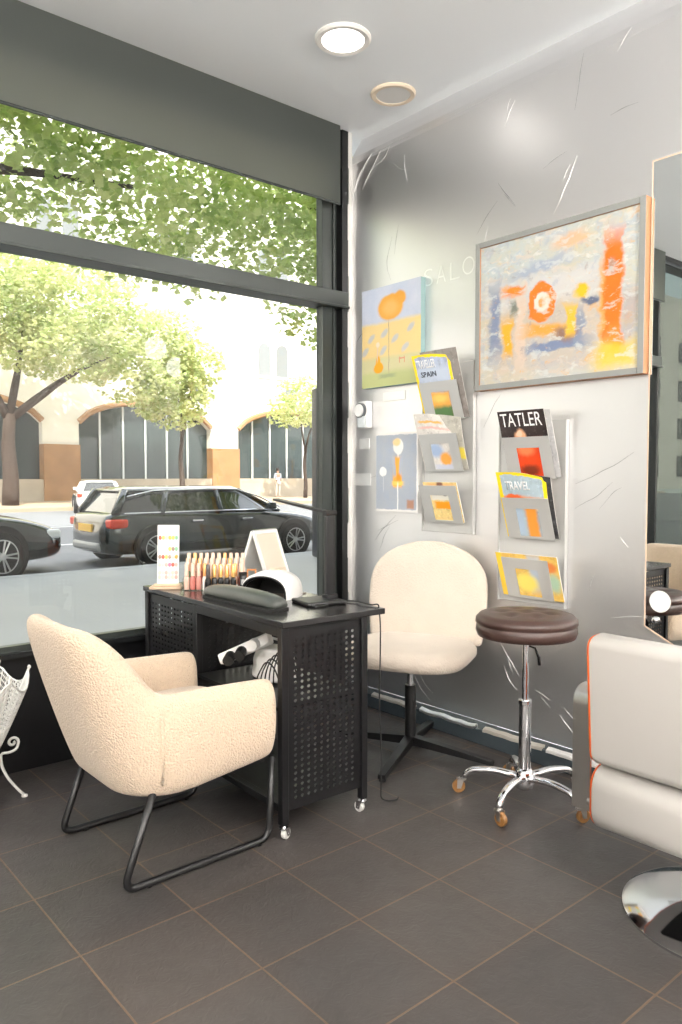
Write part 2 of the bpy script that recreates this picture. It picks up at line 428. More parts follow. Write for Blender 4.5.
wp(G().box(-3.63, -3.60, .0, .07, 0, 3.2), 'window_mullion', M['alu_dark'])
M['glass'] = glass_mat('window_glass', (.97, .985, .98), 1.0, .015)
wp(G().box(-3.6, -.198, .036, .042, .53, 2.22), 'lower_pane', M['glass'])
wp(G().box(-3.6, -.198, .036, .042, 2.30, 3.16), 'upper_pane', M['glass'])
D = thing('door_1', (-4.6, .04, 0), None, None, kind='structure')
fro = glass_mat('frosted_green_glass', (.34, .37, .345), .6, .05, .1)
o = G().box(-5.52, -3.66, .036, .044, .02, 3.15).build('door_pane', fro, D); o['kind'] = 'structure'
o = G().box(-5.6, -5.5, -.02, .1, 0, 3.2).box(-3.66, -3.63, .03, .05, 0, 3.2).box(-5.5, -3.66, -.02, .1, 0, .08).build('door_frame', M['satin'], D); o['kind'] = 'structure'

# upper storeys of this building and the run of its front to the right
M['brick'] = mat('own_facade_render', (.5, .48, .46), .8)
g = G().box(-26, 26, .02, .22, 3.21, 26).box(.42, 26, .16, .3, -.3, 3.21).box(-26, -5.85, .1, .3, -.3, 3.21).box(-26, 26, -7, .02, 25.8, 26)  # unseen upper mass, raised tall to shade the near street
struct(g.build('exterior_wall', M['brick']))

# ------------------------------------------------------------------ street
M['pave'] = mat('pavement_slabs', (.36, .37, .375), .75, bump=('noise', 12, .2, .01), vary=(.8, .10))
M['road'] = mat('asphalt', (.18, .185, .195), .8, bump=('noise', 60, .3, .01), vary=(.6, .12))
M['far'] = mat('far_pavement', (.40, .31, .22), .85, vary=(.5, .2))
M['paint'] = mat('road_paint', (.8, .8, .8), .7)
ZR = -.18
struct(G().box(-40, 60, .2, 7.0, -.6, -.06).build('pavement_near', M['pave']))
struct(G().box(-40, 60, 7.0, 7.25, -.6, -.055).build('kerb_near', M['pave'], bev=.02))
struct(G().box(-60, 110, 7.25, 28.2, -.7, ZR).build('road', M['road']))
struct(G().box(-60, 110, 28.2, 36.6, -.7, -.03).build('pavement_far', M['far']))
for k, (x0, x1, y0, y1) in enumerate(((-6, .8, 12.6, 12.75), (2.0, 4.6, 12.6, 12.75), (-4, 40, 18.2, 18.34), (6, 9, 15.4, 15.55))):
    struct(G().box(x0, x1, y0, y1, ZR, ZR+.006).build('road_marking', M['paint']))

# building opposite
M['stone'] = mat('pale_render', (.82, .78, .70), .8, vary=(.4, .06))
M['tan'] = mat('tan_stone', (.36, .20, .095), .8, vary=(1.2, .35))
M['dado'] = mat('dado_stone', (.46, .39, .30), .8, vary=(.7, .3))
M['dkglass'] = mat('dark_window_glass', (.03, .045, .045), .08)
M['mull'] = mat('window_mullion_white', (.7, .72, .72), .5)
M['gwin'] = mat('grey_blind_window', (.20, .21, .21), .3)
YB = 36.5
B = thing('office_building', (22, YB, 0), 'pale rendered building across the street with wide arched ground floor windows', 'building')
g = G(); g.box(-27, 100, YB+.8, YB+12, -.1, 26)
bays = [12+9.9*k for k in range(-4, 8)]
pw = .95
def archz(t): return 3.55+1.65*math.sqrt(max(0, 1-(2*t-1)**2*.93))
wins = []
for k in range(len(bays)-1):
    x0 = bays[k]+pw; x1 = bays[k+1]-pw; n = 16
    pts = [(x0+(x1-x0)*i/n, archz(i/n)-.35*0) for i in range(n+1)]
    for i in range(n):
        (xa, za), (xb, zb) = pts[i], pts[i+1]
        g.add([(xa, YB, za), (xb, YB, zb), (xb, YB, 26), (xa, YB, 26), (xa, YB+.8, za), (xb, YB+.8, zb)], [(0, 1, 2, 3), (0, 4, 5, 1)])
    g.box(bays[k]-pw, bays[k]+pw, YB, YB+.8, 2.9, 26)
    wins.append((x0, x1, pts))
g.build('facade_wall', M['stone'], B)
BT = thing('reflection_terrace', (-60, YB-.5, 0), 'pale stone terrace further along the street, unseen, added for the silver wall reflection', 'building')  # added out of view; its tone sets the silver wall reflection
g = G().box(-110, -28.8, YB-.5, YB+12, -.1, 20); g.build('terrace_wall', mat('terrace_reflected_tone', (.54, .50, .46), .85, vary=(.5, .2)), BT)
for k in range(12):
    for z in (1.2, 5.2, 9.2, 13.2):
        w = G().box(-106+6.4*k, -103.6+6.4*k, YB-.58, YB-.4, z, z+2.2).build('sash_window', M['dkglass'], BT)
for (x0, x1, pts) in wins[2:8]:
    a = G(); a.box(x0, x1, YB+.55, YB+.75, 1.1, 1.2)
    n = len(pts)
    ring = [(x0, YB+.5, 1.1), (x1, YB+.5, 1.1)] + [(x, YB+.5, z) for x, z in reversed(pts)]
    a = G().prism(ring, (0, .2, 0)); w = a.build('arched_window', M['dkglass'] if x0 < 20 else M['dkglass'], B)
    a = G()
    for i in range(1, 6):
        x = x0+(x1-x0)*i/6; z = archz(i/6); a.box(x-.045, x+.045, YB+.42, YB+.5, 1.1, z)
    a.build('window_mullion', M['mull'], w)
    a = G().tube([(x, YB-.03, z+.12) for x, z in pts], .16, 6); a.build('arch_band', M['tan'], B)
    G().box(x0, x1, YB-.1, YB+.7, -.05, 1.1).build('window_dado', M['dado'], B)
for x in bays[2:9]:
    G().box(x-pw, x+pw, YB-.18, YB+.5, -.05, 2.9).build('pilaster', M['tan'], B)
for xc in [12.0+6.75*i for i in range(-1, 8)]:
    for z0, hh in ((7.5, 2.0), (13.2, 2.2)):
        for dx in (-.68, .68):
            x = xc+dx; pts = [(x-.42, YB-.05, z0), (x+.42, YB-.05, z0)]+[(x+.42*math.cos(R(a)), YB-.05, z0+hh-.4+.42*math.sin(R(a))) for a in range(0, 181, 20)]
            w = G().prism(pts, (0, .1, 0)).build('upper_window', M['gwin'], B)
            G().box(x-.5, x+.5, YB-.12, YB, z0-.15, z0).build('window_ledge', M['stone'], w)
for x in (26.9, 20.2):
    G().box(x-.45, x+.45, YB-.05, YB+.05, 5.7, 6.8).build('upper_window', M['gwin'], B)

# trees
M['leafA'] = leaf_mat('plane_leaf_green', (.36, .50, .14), (.74, .78, .38))  # leaf colours lightened in place of outdoor haze
M['leafB'] = leaf_mat('sunlit_leaf', (.42, .52, .20), (.75, .74, .42))
M['bark'] = mat('bark', (.055, .036, .026), .9, bump=('noise', 8, .8, .04))
def leaf_cloud(g, blobs, n, size, rnd):
    tot = sum(b[3]*b[3]*b[4] for b in blobs)
    for (cx, cy, cz, rx, rz) in blobs:
        for _ in range(int(n*rx*rx*rz/tot)):
            while True:
                p = Vector((rnd.uniform(-1, 1), rnd.uniform(-1, 1), rnd.uniform(-1, 1)))
                if .12 < p.length < 1: break
            if noise.noise(Vector((p.x*2.6+cx, p.y*2.6+cy, p.z*2.6+cz))) < -.12: continue
            c = Vector((cx+p.x*rx, cy+p.y*rx, cz+p.z*rz))
            e = Euler((rnd.uniform(-.9, .9), rnd.uniform(-.9, .9), rnd.uniform(0, 6.28))).to_matrix()
            s = size*rnd.uniform(.6, 1.25)
            q = [(-.08, -.5, 0), (.3, -.28, .06), (.52, .02, -.05), (.26, .2, .04), (.05, .55, -.06), (-.25, .22, .04), (-.5, .05, -.05), (-.33, -.25, .05)]
            g.add([c+e @ Vector(v)*s for v in q], [tuple(range(8))])
    return g
def tree(name, base, h, r, blobs, n, size, lm, label, limbs, seed):
    rnd = random.Random(seed)
    t = thing(name, base, label, 'tree', 'trees along the street')
    b = Vector(base)
    tr = [b, b+Vector((.05, 0, h*.3)), b+Vector((-.05, .05, h*.65)), b+Vector((.05, 0, h))]
    G().tube(fillet(tr, .5, 4), [r*(1.25-.5*i/15) for i in range(len(fillet(tr, .5, 4)))], 10).build('trunk', M['bark'], t, smooth=True)
    for tip in limbs:
        tip = Vector(tip); st = b+Vector((0, 0, h*.93))
        md = st.lerp(tip, .5)+Vector((rnd.uniform(-.3, .3), rnd.uniform(-.2, .2), .25))
        ps = fillet([st, md, tip], 1.2, 6)
        G().tube(ps, [r*.62*(1-.75*i/(len(ps)-1)) for i in range(len(ps))], 8).build('branch', M['bark'], t, smooth=True)
    leaf_cloud(G(), blobs, n, size, rnd).build('foliage', lm, t)
    return t
# big trees on the near pavement: only crowns hang into view, one tree stays unseen
tree('plane_tree', (-2.6, 5.4, -.06), 4.2, .2,
     [(-.6, 5.6, 5.6, 2.1, 1.6), (1.4, 6.0, 5.15, 1.7, 1.35), (2.8, 6.6, 5.2, 1.4, 1.4), (-2.3, 5.5, 6.4, 2.2, 1.6), (.6, 5.2, 6.6, 2.0, 1.2)], 26000, .115, M['leafA'],
     'plane tree on the near pavement, its crown filling the upper left pane', [(-.6, 5.6, 5.6), (1.6, 6.1, 5.0), (-3, 5.4, 6.4)], 3)
tree('plane_tree', (7.6, 5.9, -.06), 4.3, .2,
     [(6.3, 6.2, 5.3, 2.0, 1.45), (4.6, 6.3, 5.6, 1.5, 1.1), (5.2, 6.2, 4.25, 1.25, 1.0), (4.0, 6.4, 4.9, 1.0, .8), (8.0, 6, 6.2, 2., 1.5)], 20000, .115, M['leafA'],
     'plane tree whose crown hangs behind the right end of the upper pane', [(6.2, 6.2, 5.2), (4.6, 6.3, 5.5), (8.2, 6, 6.2)], 4)
tree('plane_tree', (-8.6, 5.6, -.06), 4.0, .2,  # added out of view to darken what the silver wall reflects
     [(-7.6, 6.0, 5.3, 2.3, 1.9), (-9.6, 5.9, 5.8, 2.2, 1.7), (-6.6, 6.6, 6.2, 1.6, 1.3)], 9000, .15, M['leafA'],
     'plane tree on the near pavement left of the shop, unseen, added to darken the wall reflection', [(-7.4, 6, 5.2), (-9.8, 5.9, 5.7), (-8.2, 6.4, 6.2)], 11)
# trees across the street
tree('street_tree', (7.9, 31.6, -.03), 4.0, .30,
     [(10.6, 31.4, 8.4, 3.6, 3.0), (4.8, 31.4, 8.2, 2.6, 2.0), (7.0, 31.5, 9.4, 3.2, 2.6), (13.7, 31.2, 7.0, 2.6, 2.4), (9.0, 30.8, 6.9, 2.6, 1.3), (15.4, 31.4, 8.2, 1.8, 1.4)], 30000, .22, M['leafB'],
     'sunlit tree across the street with a thick brown trunk and forked limbs', [(5.6, 31.4, 7.6), (8.6, 31.4, 8.4), (11.4, 31.2, 6.4), (13.5, 31.2, 7.4)], 5)
tree('street_tree', (16.4, 31.8, -.03), 3.2, .12,
     [(15.9, 31.6, 5.4, 2.0, 1.9), (16.8, 31.5, 6.9, 1.8, 1.3), (14.6, 31.4, 5.0, 1.2, 1.0)], 8000, .21, M['leafB'],
     'slim tree across the street, low leafy crown before the widest arched window', [(16, 31.5, 5.5), (17, 31.5, 6.6)], 6)
tree('street_tree', (25.0, 32.6, -.03), 3.0, .1,
     [(24.8, 32.4, 5.6, 2.2, 1.5), (26.3, 32.3, 5.0, 1.5, 1.0), (23.6, 32.4, 4.7, 1.2, .8)], 4200, .2, M['leafB'],
     'sparse young tree across the street beside the standing person', [(24.8, 32.4, 5.5), (26.2, 32.3, 5.0)], 8)

# cars
M['carpaint'] = mat('dark_green_black_paint', (.018, .026, .025), .18, .3, coat=1.)
M['carglass'] = mat('car_glass', (.02, .025, .025), .05, coat=1.)
M['tyre'] = mat('tyre_rubber', (.012, .012, .012), .8)
M['alloy'] = mat('alloy_wheel', (.55, .56, .57), .3, .8)
M['red'] = mat('tail_lamp_red', (.65, .05, .02), .2)
M['yellow'] = mat('yellow_plate', (.85, .50, .06), .4)
M['lamp'] = mat('headlamp', (.75, .78, .8), .12)
M['silverbumper'] = mat('grey_bumper_trim', (.30, .31, .31), .4)
def make_car(loc, label):
    t = thing('estate_car', loc, label, 'car')
    st = [(-2.16, .32, .52, .46), (-2.13, .24, .80, .66), (-2.02, .19, .86, .80), (-1.7, .18, .89, .89), (-.8, .17, .87, .91), (.4, .17, .85, .91), (1.05, .17, .83, .90), (1.7, .18, .76, .88), (2.12, .20, .64, .80), (2.30, .24, .55, .62), (2.34, .3, .46, .45)]
    rr = []
    for x, zb, zt, w in st:
        zm = zb+(zt-zb)*.55
        half = [(0, zb), (w*.8, zb), (w*.97, zb+.08), (w, zm-.05), (w*.985, zm+.06), (w*.93, zt-.03), (w*.82, zt), (0, zt+.02)]
        rr.append([(x, y, z) for y, z in half] + [(x, -y, z) for y, z in reversed(half[1:-1])])
    G().rings(rr).build('body', M['carpaint'], t, sub=2, world=False)
    # glasshouse
    low = [(-1.98, .68), (-1.3, .80), (-.2, .82), (.75, .80), (1.25, .62), (1.38, 0)]
    top = [(-1.72, .54), (-1.2, .60), (-.3, .62), (.25, .60), (.42, .5), (.48, 0)]
    L = [(x, y, .84 if x < 1 else .80) for x, y in low]+[(x, -y, .84 if x < 1 else .80) for x, y in reversed(low[:-1])]
    T = [(x, y, 1.20) for x, y in top]+[(x, -y, 1.20) for x, y in reversed(top[:-1])]
    G().rings([L, T]).build('side_windows', M['carglass'], t, world=False, bev=.02)
    T2 = [(x*1.02-.01, y*1.02, 1.195) for x, y, z in T]; T3 = [(x*.9-.06, y*.8, 1.27) for x, y, z in T]
    G().rings([T2, [(x, y, 1.225) for x, y, z in T2], T3]).build('roof', M['carpaint'], t, world=False, bev=.02, smooth=True)
    g = G()
    for s in (-1, 1):
        for a, b, r in (((-1.96, .68, .84), (-1.74, .55, 1.21), .07), ((-1.22, .815, .84), (-1.05, .62, 1.21), .045), ((-.12, .83, .84), (-.12, .635, 1.21), .035), ((1.2, .66, .82), (.38, .54, 1.21), .035)):
            g.tube([(a[0], a[1]*s, a[2]), (b[0], b[1]*s, b[2])], r, 6)
    g.build('pillar', M['carpaint'], t, world=False, smooth=True)
    g = G()
    for s in (-1, 1):
        g.tube([(-1.75, .665*s, 1.12), (-1.3, .65*s, 1.21), (-.3, .655*s, 1.23), (.3, .63*s, 1.215), (.75, .69*s, 1.08), (1.15, .735*s, .90)], .012, 6)
        g.tube([(-1.85, .785*s, .86), (-.3, .85*s, .865), (1.05, .80*s, .86)], .012, 6)
    g.build('window_trim', M['chrome'], t, world=False, smooth=True)
    for s in (-1, 1):
        G().box(.82, .98, .84*s-.08, .84*s+.08, .86, .98).build('wing_mirror', M['carpaint'], t, world=False, bev=.03)
        for x in (-.62, .35): G().box(x-.1, x+.1, .905*s-.015, .905*s+.012, .70, .73).build('door_handle', M['chrome'], t, world=False, bev=.006)
        G().box(-2.10, -1.80, .68*s-.15, .68*s+.15, .63, .77).build('tail_lamp', M['red'], t, world=False, bev=.03)
        G().box(1.92, 2.24, .60*s-.17, .60*s+.14, .48, .60).build('headlamp', M['lamp'], t, world=False, bev=.04)
    G().box(-2.175, -2.1, -.26, .26, .56, .68).build('number_plate', M['yellow'], t, world=False, bev=.004)
    G().box(-2.19, -2.0, -.52, .52, .26, .40).build('rear_bumper', M['silverbumper'], t, world=False, bev=.05)
    G().box(2.2, 2.355, -.42, .42, .30, .47).build('front_grille', M['black_soft'], t, world=False, bev=.04)
    for x in (-1.37, 1.36):
        for s in (-1, 1):
            Mx = Matrix.Translation((x, s*.83, .30)) @ Matrix.Rotation(R(90)*s, 4, 'X')
            a = G().lathe([(.35, -.02), (.36, .095), (.33, .10)], seg=28, M=Matrix.Translation((x, s*.83, .32)) @ Matrix.Rotation(-R(90)*s, 4, 'X'))
            a.build('wheel_arch', M['black_soft'], t, world=False, smooth=True, autos=40)
            w = G().lathe([(.2, .0), (.28, -.02), (.30, .03), (.30, .10), (.285, .125), (.215, .125), (.205, .11)], seg=28, M=Matrix.Translation((x, s*.83, .30)) @ Matrix.Rotation(-R(90)*s, 4, 'X')).build('wheel', M['tyre'], t, world=False, smooth=True, autos=50)
            a = G(); Mw = Matrix.Translation((x, s*.83, .30)) @ Matrix.Rotation(-R(90)*s, 4, 'X')
            a.lathe([(.20, .112), (.212, .13), (.196, .13)], seg=28, M=Mw, cap=False); a.lathe([(.045, .10), (.045, .134), (.02, .138)], seg=12, M=Mw)
            for k in range(5):
                for d in (-.16, .16):
                    an = 2*PI*k/5
                    p0 = Mw @ Vector((.03*math.cos(an+d*2), .03*math.sin(an+d*2), .124)); p1 = Mw @ Vector((.2*math.cos(an+d), .2*math.sin(an+d), .126)); a.tube([p0, p1], .013, 5)
            a.build('alloy_rim', M['alloy'], w, world=False)
    return t
car = make_car((4.13, 8.72, ZR), 'dark green black estate car parked at the kerb, seen from its rear corner')
car2 = dup(car, (-.98, 8.62, ZR), label='dark car at the left window edge, only its bonnet and front wheel in view'); car2.scale = (1, 1, 1.12)
wp_ = mat('white_car_paint', (.8, .8, .78), .25, coat=1.); op_ = mat('orange_car_marking', (.85, .35, .05), .35)
car3 = dup(car, (9.9, 27.0, ZR), rz=R(70), label='small white car far across the street, just left of the dark estate roof', mats={'dark_green_black_paint': wp_, 'yellow_plate': op_, 'grey_bumper_trim': op_})

# far pavement props
def sack(loc, r, label, sd):
    t = thing('sack', loc, label, 'sack'); g = G(); rr = []
    for i in range(9):
        z = i/8; w = r*(math.sin(PI*min(1, z*.9+.08)))**.6*(1-.25*z)
        rr.append([(loc[0]+w*(1+.2*noise.noise(Vector((k*.9, z*3, sd))))*math.cos(2*PI*k/14), loc[1]+w*math.sin(2*PI*k/14), loc[2]+z*r*1.5) for k in range(14)])
    g.rings(rr).build('bag', M['whitepaint'], t, sub=1)
    G().lathe([(.03, 0), (.05, .05), (.09, .11), (.05, .12)], (loc[0], loc[1], loc[2]+r*1.42), 10).build('tied_neck', M['whitepaint'], t)
sack((11.0, 29.6, -.03), .55, 'fat white sack on the far pavement, left one of two', 1.)
sack((12.6, 30.0, -.03), .42, 'smaller white sack on the far pavement behind the estate car roof', 2.)
# street advertising panel beyond the right window stile
t = thing('advertising_panel', (5.5, 6.3, -.06), 'tall street advertising panel standing outside by the right window stile', 'sign')
ps = Paint('poster_pink', (.62, .56, .60), .4, .2, 4).ell(.4, .35, .35, .2, (.62, .16, .10), .5).ell(.6, .7, .3, .2, (.55, .5, .62), .6).rect(.5, .08, .4, .05, (.12, .12, .14), .3).done()
Mp = Matrix.Translation((5.5, 6.3, -.06)) @ Matrix.Rotation(R(-20), 4, 'Z')
MATW[t.name] = Matrix.Translation((5.5, 6.3, -.06))
G().box(-.62, .62, -.12, .12, 0, 2.75, Mp).build('casing', mat('dark_casing', (.07, .07, .075), .4), t, bev=.02)
o = G().box(-.54, .54, -.128, -.12, .95, 2.6, Mp).build('poster', ps, t)
o.data.uv_layers.new(name='UVMap')
for lp in o.data.loops:
    p = (Matrix.Rotation(R(20), 4, 'Z') @ o.data.vertices[lp.vertex_index].co); o.data.uv_layers[0].data[lp.index].uv = ((p.x+.54)/1.08, (p.z-.95)/1.65)
# pedestrian
def person(loc):
    t = thing('person', loc, 'person in a pale blue shirt standing on the far pavement before the arched window', 'person')
    pts = {'pelvis': (0, 0, .92), 'waist': (0, 0, 1.08), 'chest': (0, -.01, 1.30), 'neck': (0, 0, 1.47), 'head': (0, -.02, 1.56), 'crown': (0, -.01, 1.68),
           'ls': (-.19, 0, 1.40), 'le': (-.24, .02, 1.13), 'lw': (-.22, -.10, .92), 'lh': (-.21, -.13, .84), 'rs': (.19, 0, 1.40), 're': (.25, .02, 1.13), 'rw': (.22, -.08, .92), 'rh': (.21, -.11, .84),
           'lhip': (-.1, 0, .88), 'lk': (-.11, -.03, .48), 'la': (-.11, 0, .09), 'lt': (-.12, -.16, .04), 'rhip': (.1, 0, .88), 'rk': (.12, -.03, .48), 'ra': (.13, .02, .09), 'rt': (.15, -.14, .04)}
    rad = {'pelvis': .13, 'waist': .12, 'chest': .14, 'neck': .055, 'head': .085, 'crown': .07, 'ls': .065, 'le': .045, 'lw': .032, 'lh': .03, 'rs': .065, 're': .045, 'rw': .032, 'rh': .03,
           'lhip': .09, 'lk': .06, 'la': .045, 'lt': .035, 'rhip': .09, 'rk': .06, 'ra': .045, 'rt': .035}
    ed = [('pelvis', 'waist'), ('waist', 'chest'), ('chest', 'neck'), ('neck', 'head'), ('head', 'crown'), ('chest', 'ls'), ('ls', 'le'), ('le', 'lw'), ('lw', 'lh'), ('chest', 'rs'), ('rs', 're'), ('re', 'rw'), ('rw', 'rh'),
          ('pelvis', 'lhip'), ('lhip', 'lk'), ('lk', 'la'), ('la', 'lt'), ('pelvis', 'rhip'), ('rhip', 'rk'), ('rk', 'ra'), ('ra', 'rt')]
    ks = list(pts)
    def skin(name, use, m, grow, shift=None):
        me = bpy.data.meshes.new(name); kk = [k for k in ks if k in use]
        me.from_pydata([pts[k] for k in kk], [(kk.index(a), kk.index(b)) for a, b in ed if a in kk and b in kk], [])
        o = bpy.data.objects.new(name, me); COL.objects.link(o); o.parent = t; me.materials.append(m)
        md = o.modifiers.new('skin', 'SKIN')
        for i, k in enumerate(kk): me.skin_vertices[0].data[i].radius = (rad[k]*grow, rad[k]*grow*.9)
        me.skin_vertices[0].data[0].use_root = True
        o.modifiers.new('sub', 'SUBSURF').render_levels = 2
        return o
    skin('body', ks, mat('skin', (.5, .32, .24), .6), 1.)
    skin('shirt', ['pelvis', 'waist', 'chest', 'ls', 'le', 'rs', 're'], mat('pale_blue_cloth', (.55, .62, .75), .8), 1.15)
    skin('trousers', ['pelvis', 'lhip', 'lk', 'la', 'rhip', 'rk', 'ra'], mat('beige_cloth', (.45, .42, .38), .8), 1.12)
    G().lathe([(.085, 1.60), (.098, 1.66), (.08, 1.74), (.03, 1.77)], (0, .005, 0), 16).build('hair', mat('dark_hair', (.05, .035, .03), .7), t, world=False, smooth=True)
person((24.3, 34.4, -.03))

# ------------------------------------------------------------------ blind, lights in the ceiling
def blindmat():
    m = bpy.data.materials.new('grey_blind_fabric'); m.use_nodes = True
    nt = m.node_tree; nt.nodes.clear(); N = nt.nodes.new; L = nt.links.new
    out = N('ShaderNodeOutputMaterial'); d = N('ShaderNodeBsdfDiffuse'); t = N('ShaderNodeBsdfTranslucent'); mx = N('ShaderNodeMixShader')
    d.inputs[0].default_value = (.13, .145, .14, 1); t.inputs[0].default_value = (.55, .54, .48, 1); mx.inputs[0].default_value = .55
    L(d.outputs[0], mx.inputs[1]); L(t.outputs[0], mx.inputs[2]); L(mx.outputs[0], out.inputs[0]); return m
wp(G().box(-3.62, -.03, -.012, .1, 2.99, 3.2), 'window_head', M['alu_dark'])  # unseen behind the blind, added to shade the fabric's upper part
t = thing('roller_blind', (-1.9, -.05, 2.78), 'dark grey roller blind pulled a little way down over the shop window', 'blind')
G().box(-3.6, -.112, -.053, -.050, 2.775, 3.197).build('fabric', blindmat(), t)
G().box(-3.6, -.112, -.056, -.047, 2.765, 2.780).build('bottom_bar', M['alu'], t, bev=.004)
G().cyl((-3.6, -.032, 3.178), (-.112, -.032, 3.178), .016).build('roller', M['alu_dark'], t)
M['trimwhite'] = mat('downlight_trim', (.85, .83, .80), .4)
M['trimwarm'] = mat('downlight_trim_cream', (.78, .66, .52), .4)
M['on'] = mat('lit_lens', (1, 1, 1), .3, emis=((1, .95, .88), 4.))
M['off'] = mat('unlit_lens', (.72, .71, .69), .35)
def downlight(x, y, r, lit, label):
    t = thing('downlight', (x, y, H), label, 'ceiling light', None)
    G().lathe([(r, 0), (r, -.006), (r*.93, -.014), (r*.76, -.012), (r*.74, 0)], (x, y, H), 40).build('trim_ring', M['trimwhite'] if lit else M['trimwarm'], t, smooth=True, autos=40)
    G().lathe([(r*.75, -.0005), (r*.75, -.009), (.01, -.011)], (x, y, H), 40).build('lens', M['on'] if lit else M['off'], t, smooth=True, autos=40)
downlight(-.648, -.70, .125, True, 'lit round ceiling downlight nearest the window, glowing white')
downlight(-.136, -.493, .115, False, 'unlit round ceiling fitting with a cream rim close to the silver wall')
# added globe lamps, out of view, brightening the room and ceiling
for i, (x, y) in enumerate(((-1.2, -4.6), (-3.0, -4.6), (-4.7, -4.2), (-2.1, -5.8), (-4.5, -2.3))):
    t = thing('fill_globe', (x, y, H), 'unseen white glass globe lamp added to light the salon', 'ceiling light', 'added fill globes')
    G().cyl((x, y, 2.82), (x, y, H), .008).lathe([(.05, -.02), (.05, 0)], (x, y, H)).build('stem', M['alu_dark'], t)
    G().lathe([(.02, .0), (.07, .02), (.11, .07), (.12, .13), (.11, .19), (.07, .24), (.02, .26)], (x, y, 2.58), 24).build('globe', mat('fill_globe_glow_%d' % i, (1, 1, 1), .3, emis=((1, .94, .86), 160.)), t, smooth=True)

# ------------------------------------------------------------------ mirror on the right wall
m_mir = mat('mirror_silver', (.9, .92, .91), .01, 1.)
t = thing('wall_mirror', (0, -2.4, .5), 'large frameless wall mirror with a cut lower corner at the right edge', 'mirror')
MP = [(-1.818, 2.49), (-1.818, .672), (-2.16, .505), (-3.1, .505), (-3.1, 2.49)]
G().prism([(-.0115, y, z) for y, z in MP], (-.001, 0, 0)).build('mirror_glass', m_mir, t)
G().prism([(-.001, y, z) for y, z in [(-1.811, 2.497), (-1.811, .668), (-2.158, .498), (-3.107, .498), (-3.107, 2.497)]], (-.0105, 0, 0)).build('mirror_edge', mat('mirror_edge_peach', (.80, .62, .48), .4), t)
o = G().cyl((-.0125, -1.877, .775), (-.014, -1.877, .775), .043, 32).build('sticker', mat('sticker_white', (.85, .85, .84), .5), autos=40)
tag(o, 'round white sticker stuck on the mirror near its cut corner', 'sticker')
o = G().lathe([(.012, 0), (.014, .006), (.01, .016), (.004, .018)], seg=16, M=Matrix.Translation((-.0125, -1.862, .70)) @ Matrix.Rotation(R(-90), 4, 'Y')).build('mirror_knob', M['chrome'], smooth=True)
tag(o, 'small chrome fixing knob on the mirror just below the round sticker', 'knob')

# ------------------------------------------------------------------ pictures
def canvas(name, y0, y1, z0, z1, depth, m, edge, label, frame=None):
    t = thing(name, (0, (y0+y1)/2, z0), label, 'painting')
    f = frame[0] if frame else 0
    o = G().box(-depth*.84 if frame else -depth, -.001, y1+f*.5, y0-f*.5, z0+f*.5, z1-f*.5).build('canvas_board', edge, t)
    d = depth*.86 if frame else depth+.0006
    o = G().add([(-d, y0-f*.5, z0+f*.5), (-d, y1+f*.5, z0+f*.5), (-d, y1+f*.5, z1-f*.5), (-d, y0-f*.5, z1-f*.5)], [(0, 1, 2, 3)])
    for dd in (.0008,): o.add([(-d+dd, y0-f*.5, z0+f*.5), (-d+dd, y1+f*.5, z0+f*.5), (-d+dd, y1+f*.5, z1-f*.5), (-d+dd, y0-f*.5, z1-f*.5)], [(3, 2, 1, 0)])
    o = o.build('painted_face', m, t)
    yc = (y0+y1)/2
    puv(o, lambda p: (y0-yc-p.y)/(y0-y1), lambda p: p.z/(z1-z0))
    if frame:
        g = G(); g.cur = 0
        for a, b, c, d2 in ((y1, y1+f, z0, z1), (y0-f, y0, z0, z1), (y1+f, y0-f, z0, z0+f), (y1+f, y0-f, z1-f, z1)):
            g.box(-depth, -.001, a, b, c, d2)
        g.build('frame', frame[2], t, bev=.002)
        g = G()
        for a, b, c, d2 in ((y1, y1+f, z0, z1), (y0-f, y0, z0, z1), (y1+f, y0-f, z0, z0+f), (y1+f, y0-f, z1-f, z1)):
            g.box(-depth-.004, -depth, a+.001, b-.001, c+.001, d2-.001)
        g.build('frame_face', frame[1], t)
    return t
p = Paint('abstract_painting', (.58, .65, .65), .55, .085, 13, .7)
p.noise(3, .42, .60, (.66, .62, .46), .85, seed=1).noise(5, .5, .60, (.50, .58, .66), .7, (1, 2.6), seed=4).noise(8, .52, .62, (.74, .66, .56), .9, (1, 2.2), seed=8)
p.noise(6, .57, .66, (.80, .64, .30), .6, seed=12).noise(14, .57, .62, (.80, .80, .76), .7, (1, 1.7), seed=17)
p.rect(.45, .36, .36, .30, (.60, .46, .36), .35, op=.55).rect(.45, .60, .34, .09, (.72, .72, .72), .5, op=.8).rect(.40, .74, .16, .03, (.42, .48, .60), .6, .15)
p.noise(7, .55, .62, (.45, .50, .60), .5, (2.2, 1), seed=51)
p.rect(.13, .45, .035, .22, (.20, .26, .42), .5, op=.9).rect(.215, .33, .035, .12, (.90, .46, .02), .5).rect(.30, .36, .03, .24, (.78, .62, .5), .5).rect(.255, .52, .02, .05, (.22, .24, .2), .6)
p.rect(.25, .63, .065, .032, (.90, .25, .01), .5).rect(.52, .235, .17, .026, (.22, .28, .44), .4, .04).rect(.655, .32, .025, .11, (.26, .32, .45), .5, op=.9)
p.rect(.46, .34, .13, .04, (.84, .40, .06), .6, -.1).ell(.58, .30, .07, .05, (.32, .18, .13), .5).rect(.605, .37, .03, .09, (.92, .55, .04), .4)
p.ell(.43, .52, .055, .075, (.86, .80, .70), .4).ring(.43, .52, .066, .092, .30, (.92, .22, .01)).ell(.435, .52, .018, .025, (.85, .42, .12), .5)
p.ell(.665, .545, .045, .045, (.95, .55, .01), .4).ell(.71, .48, .055, .022, (.13, .16, .25), .4, -.3)
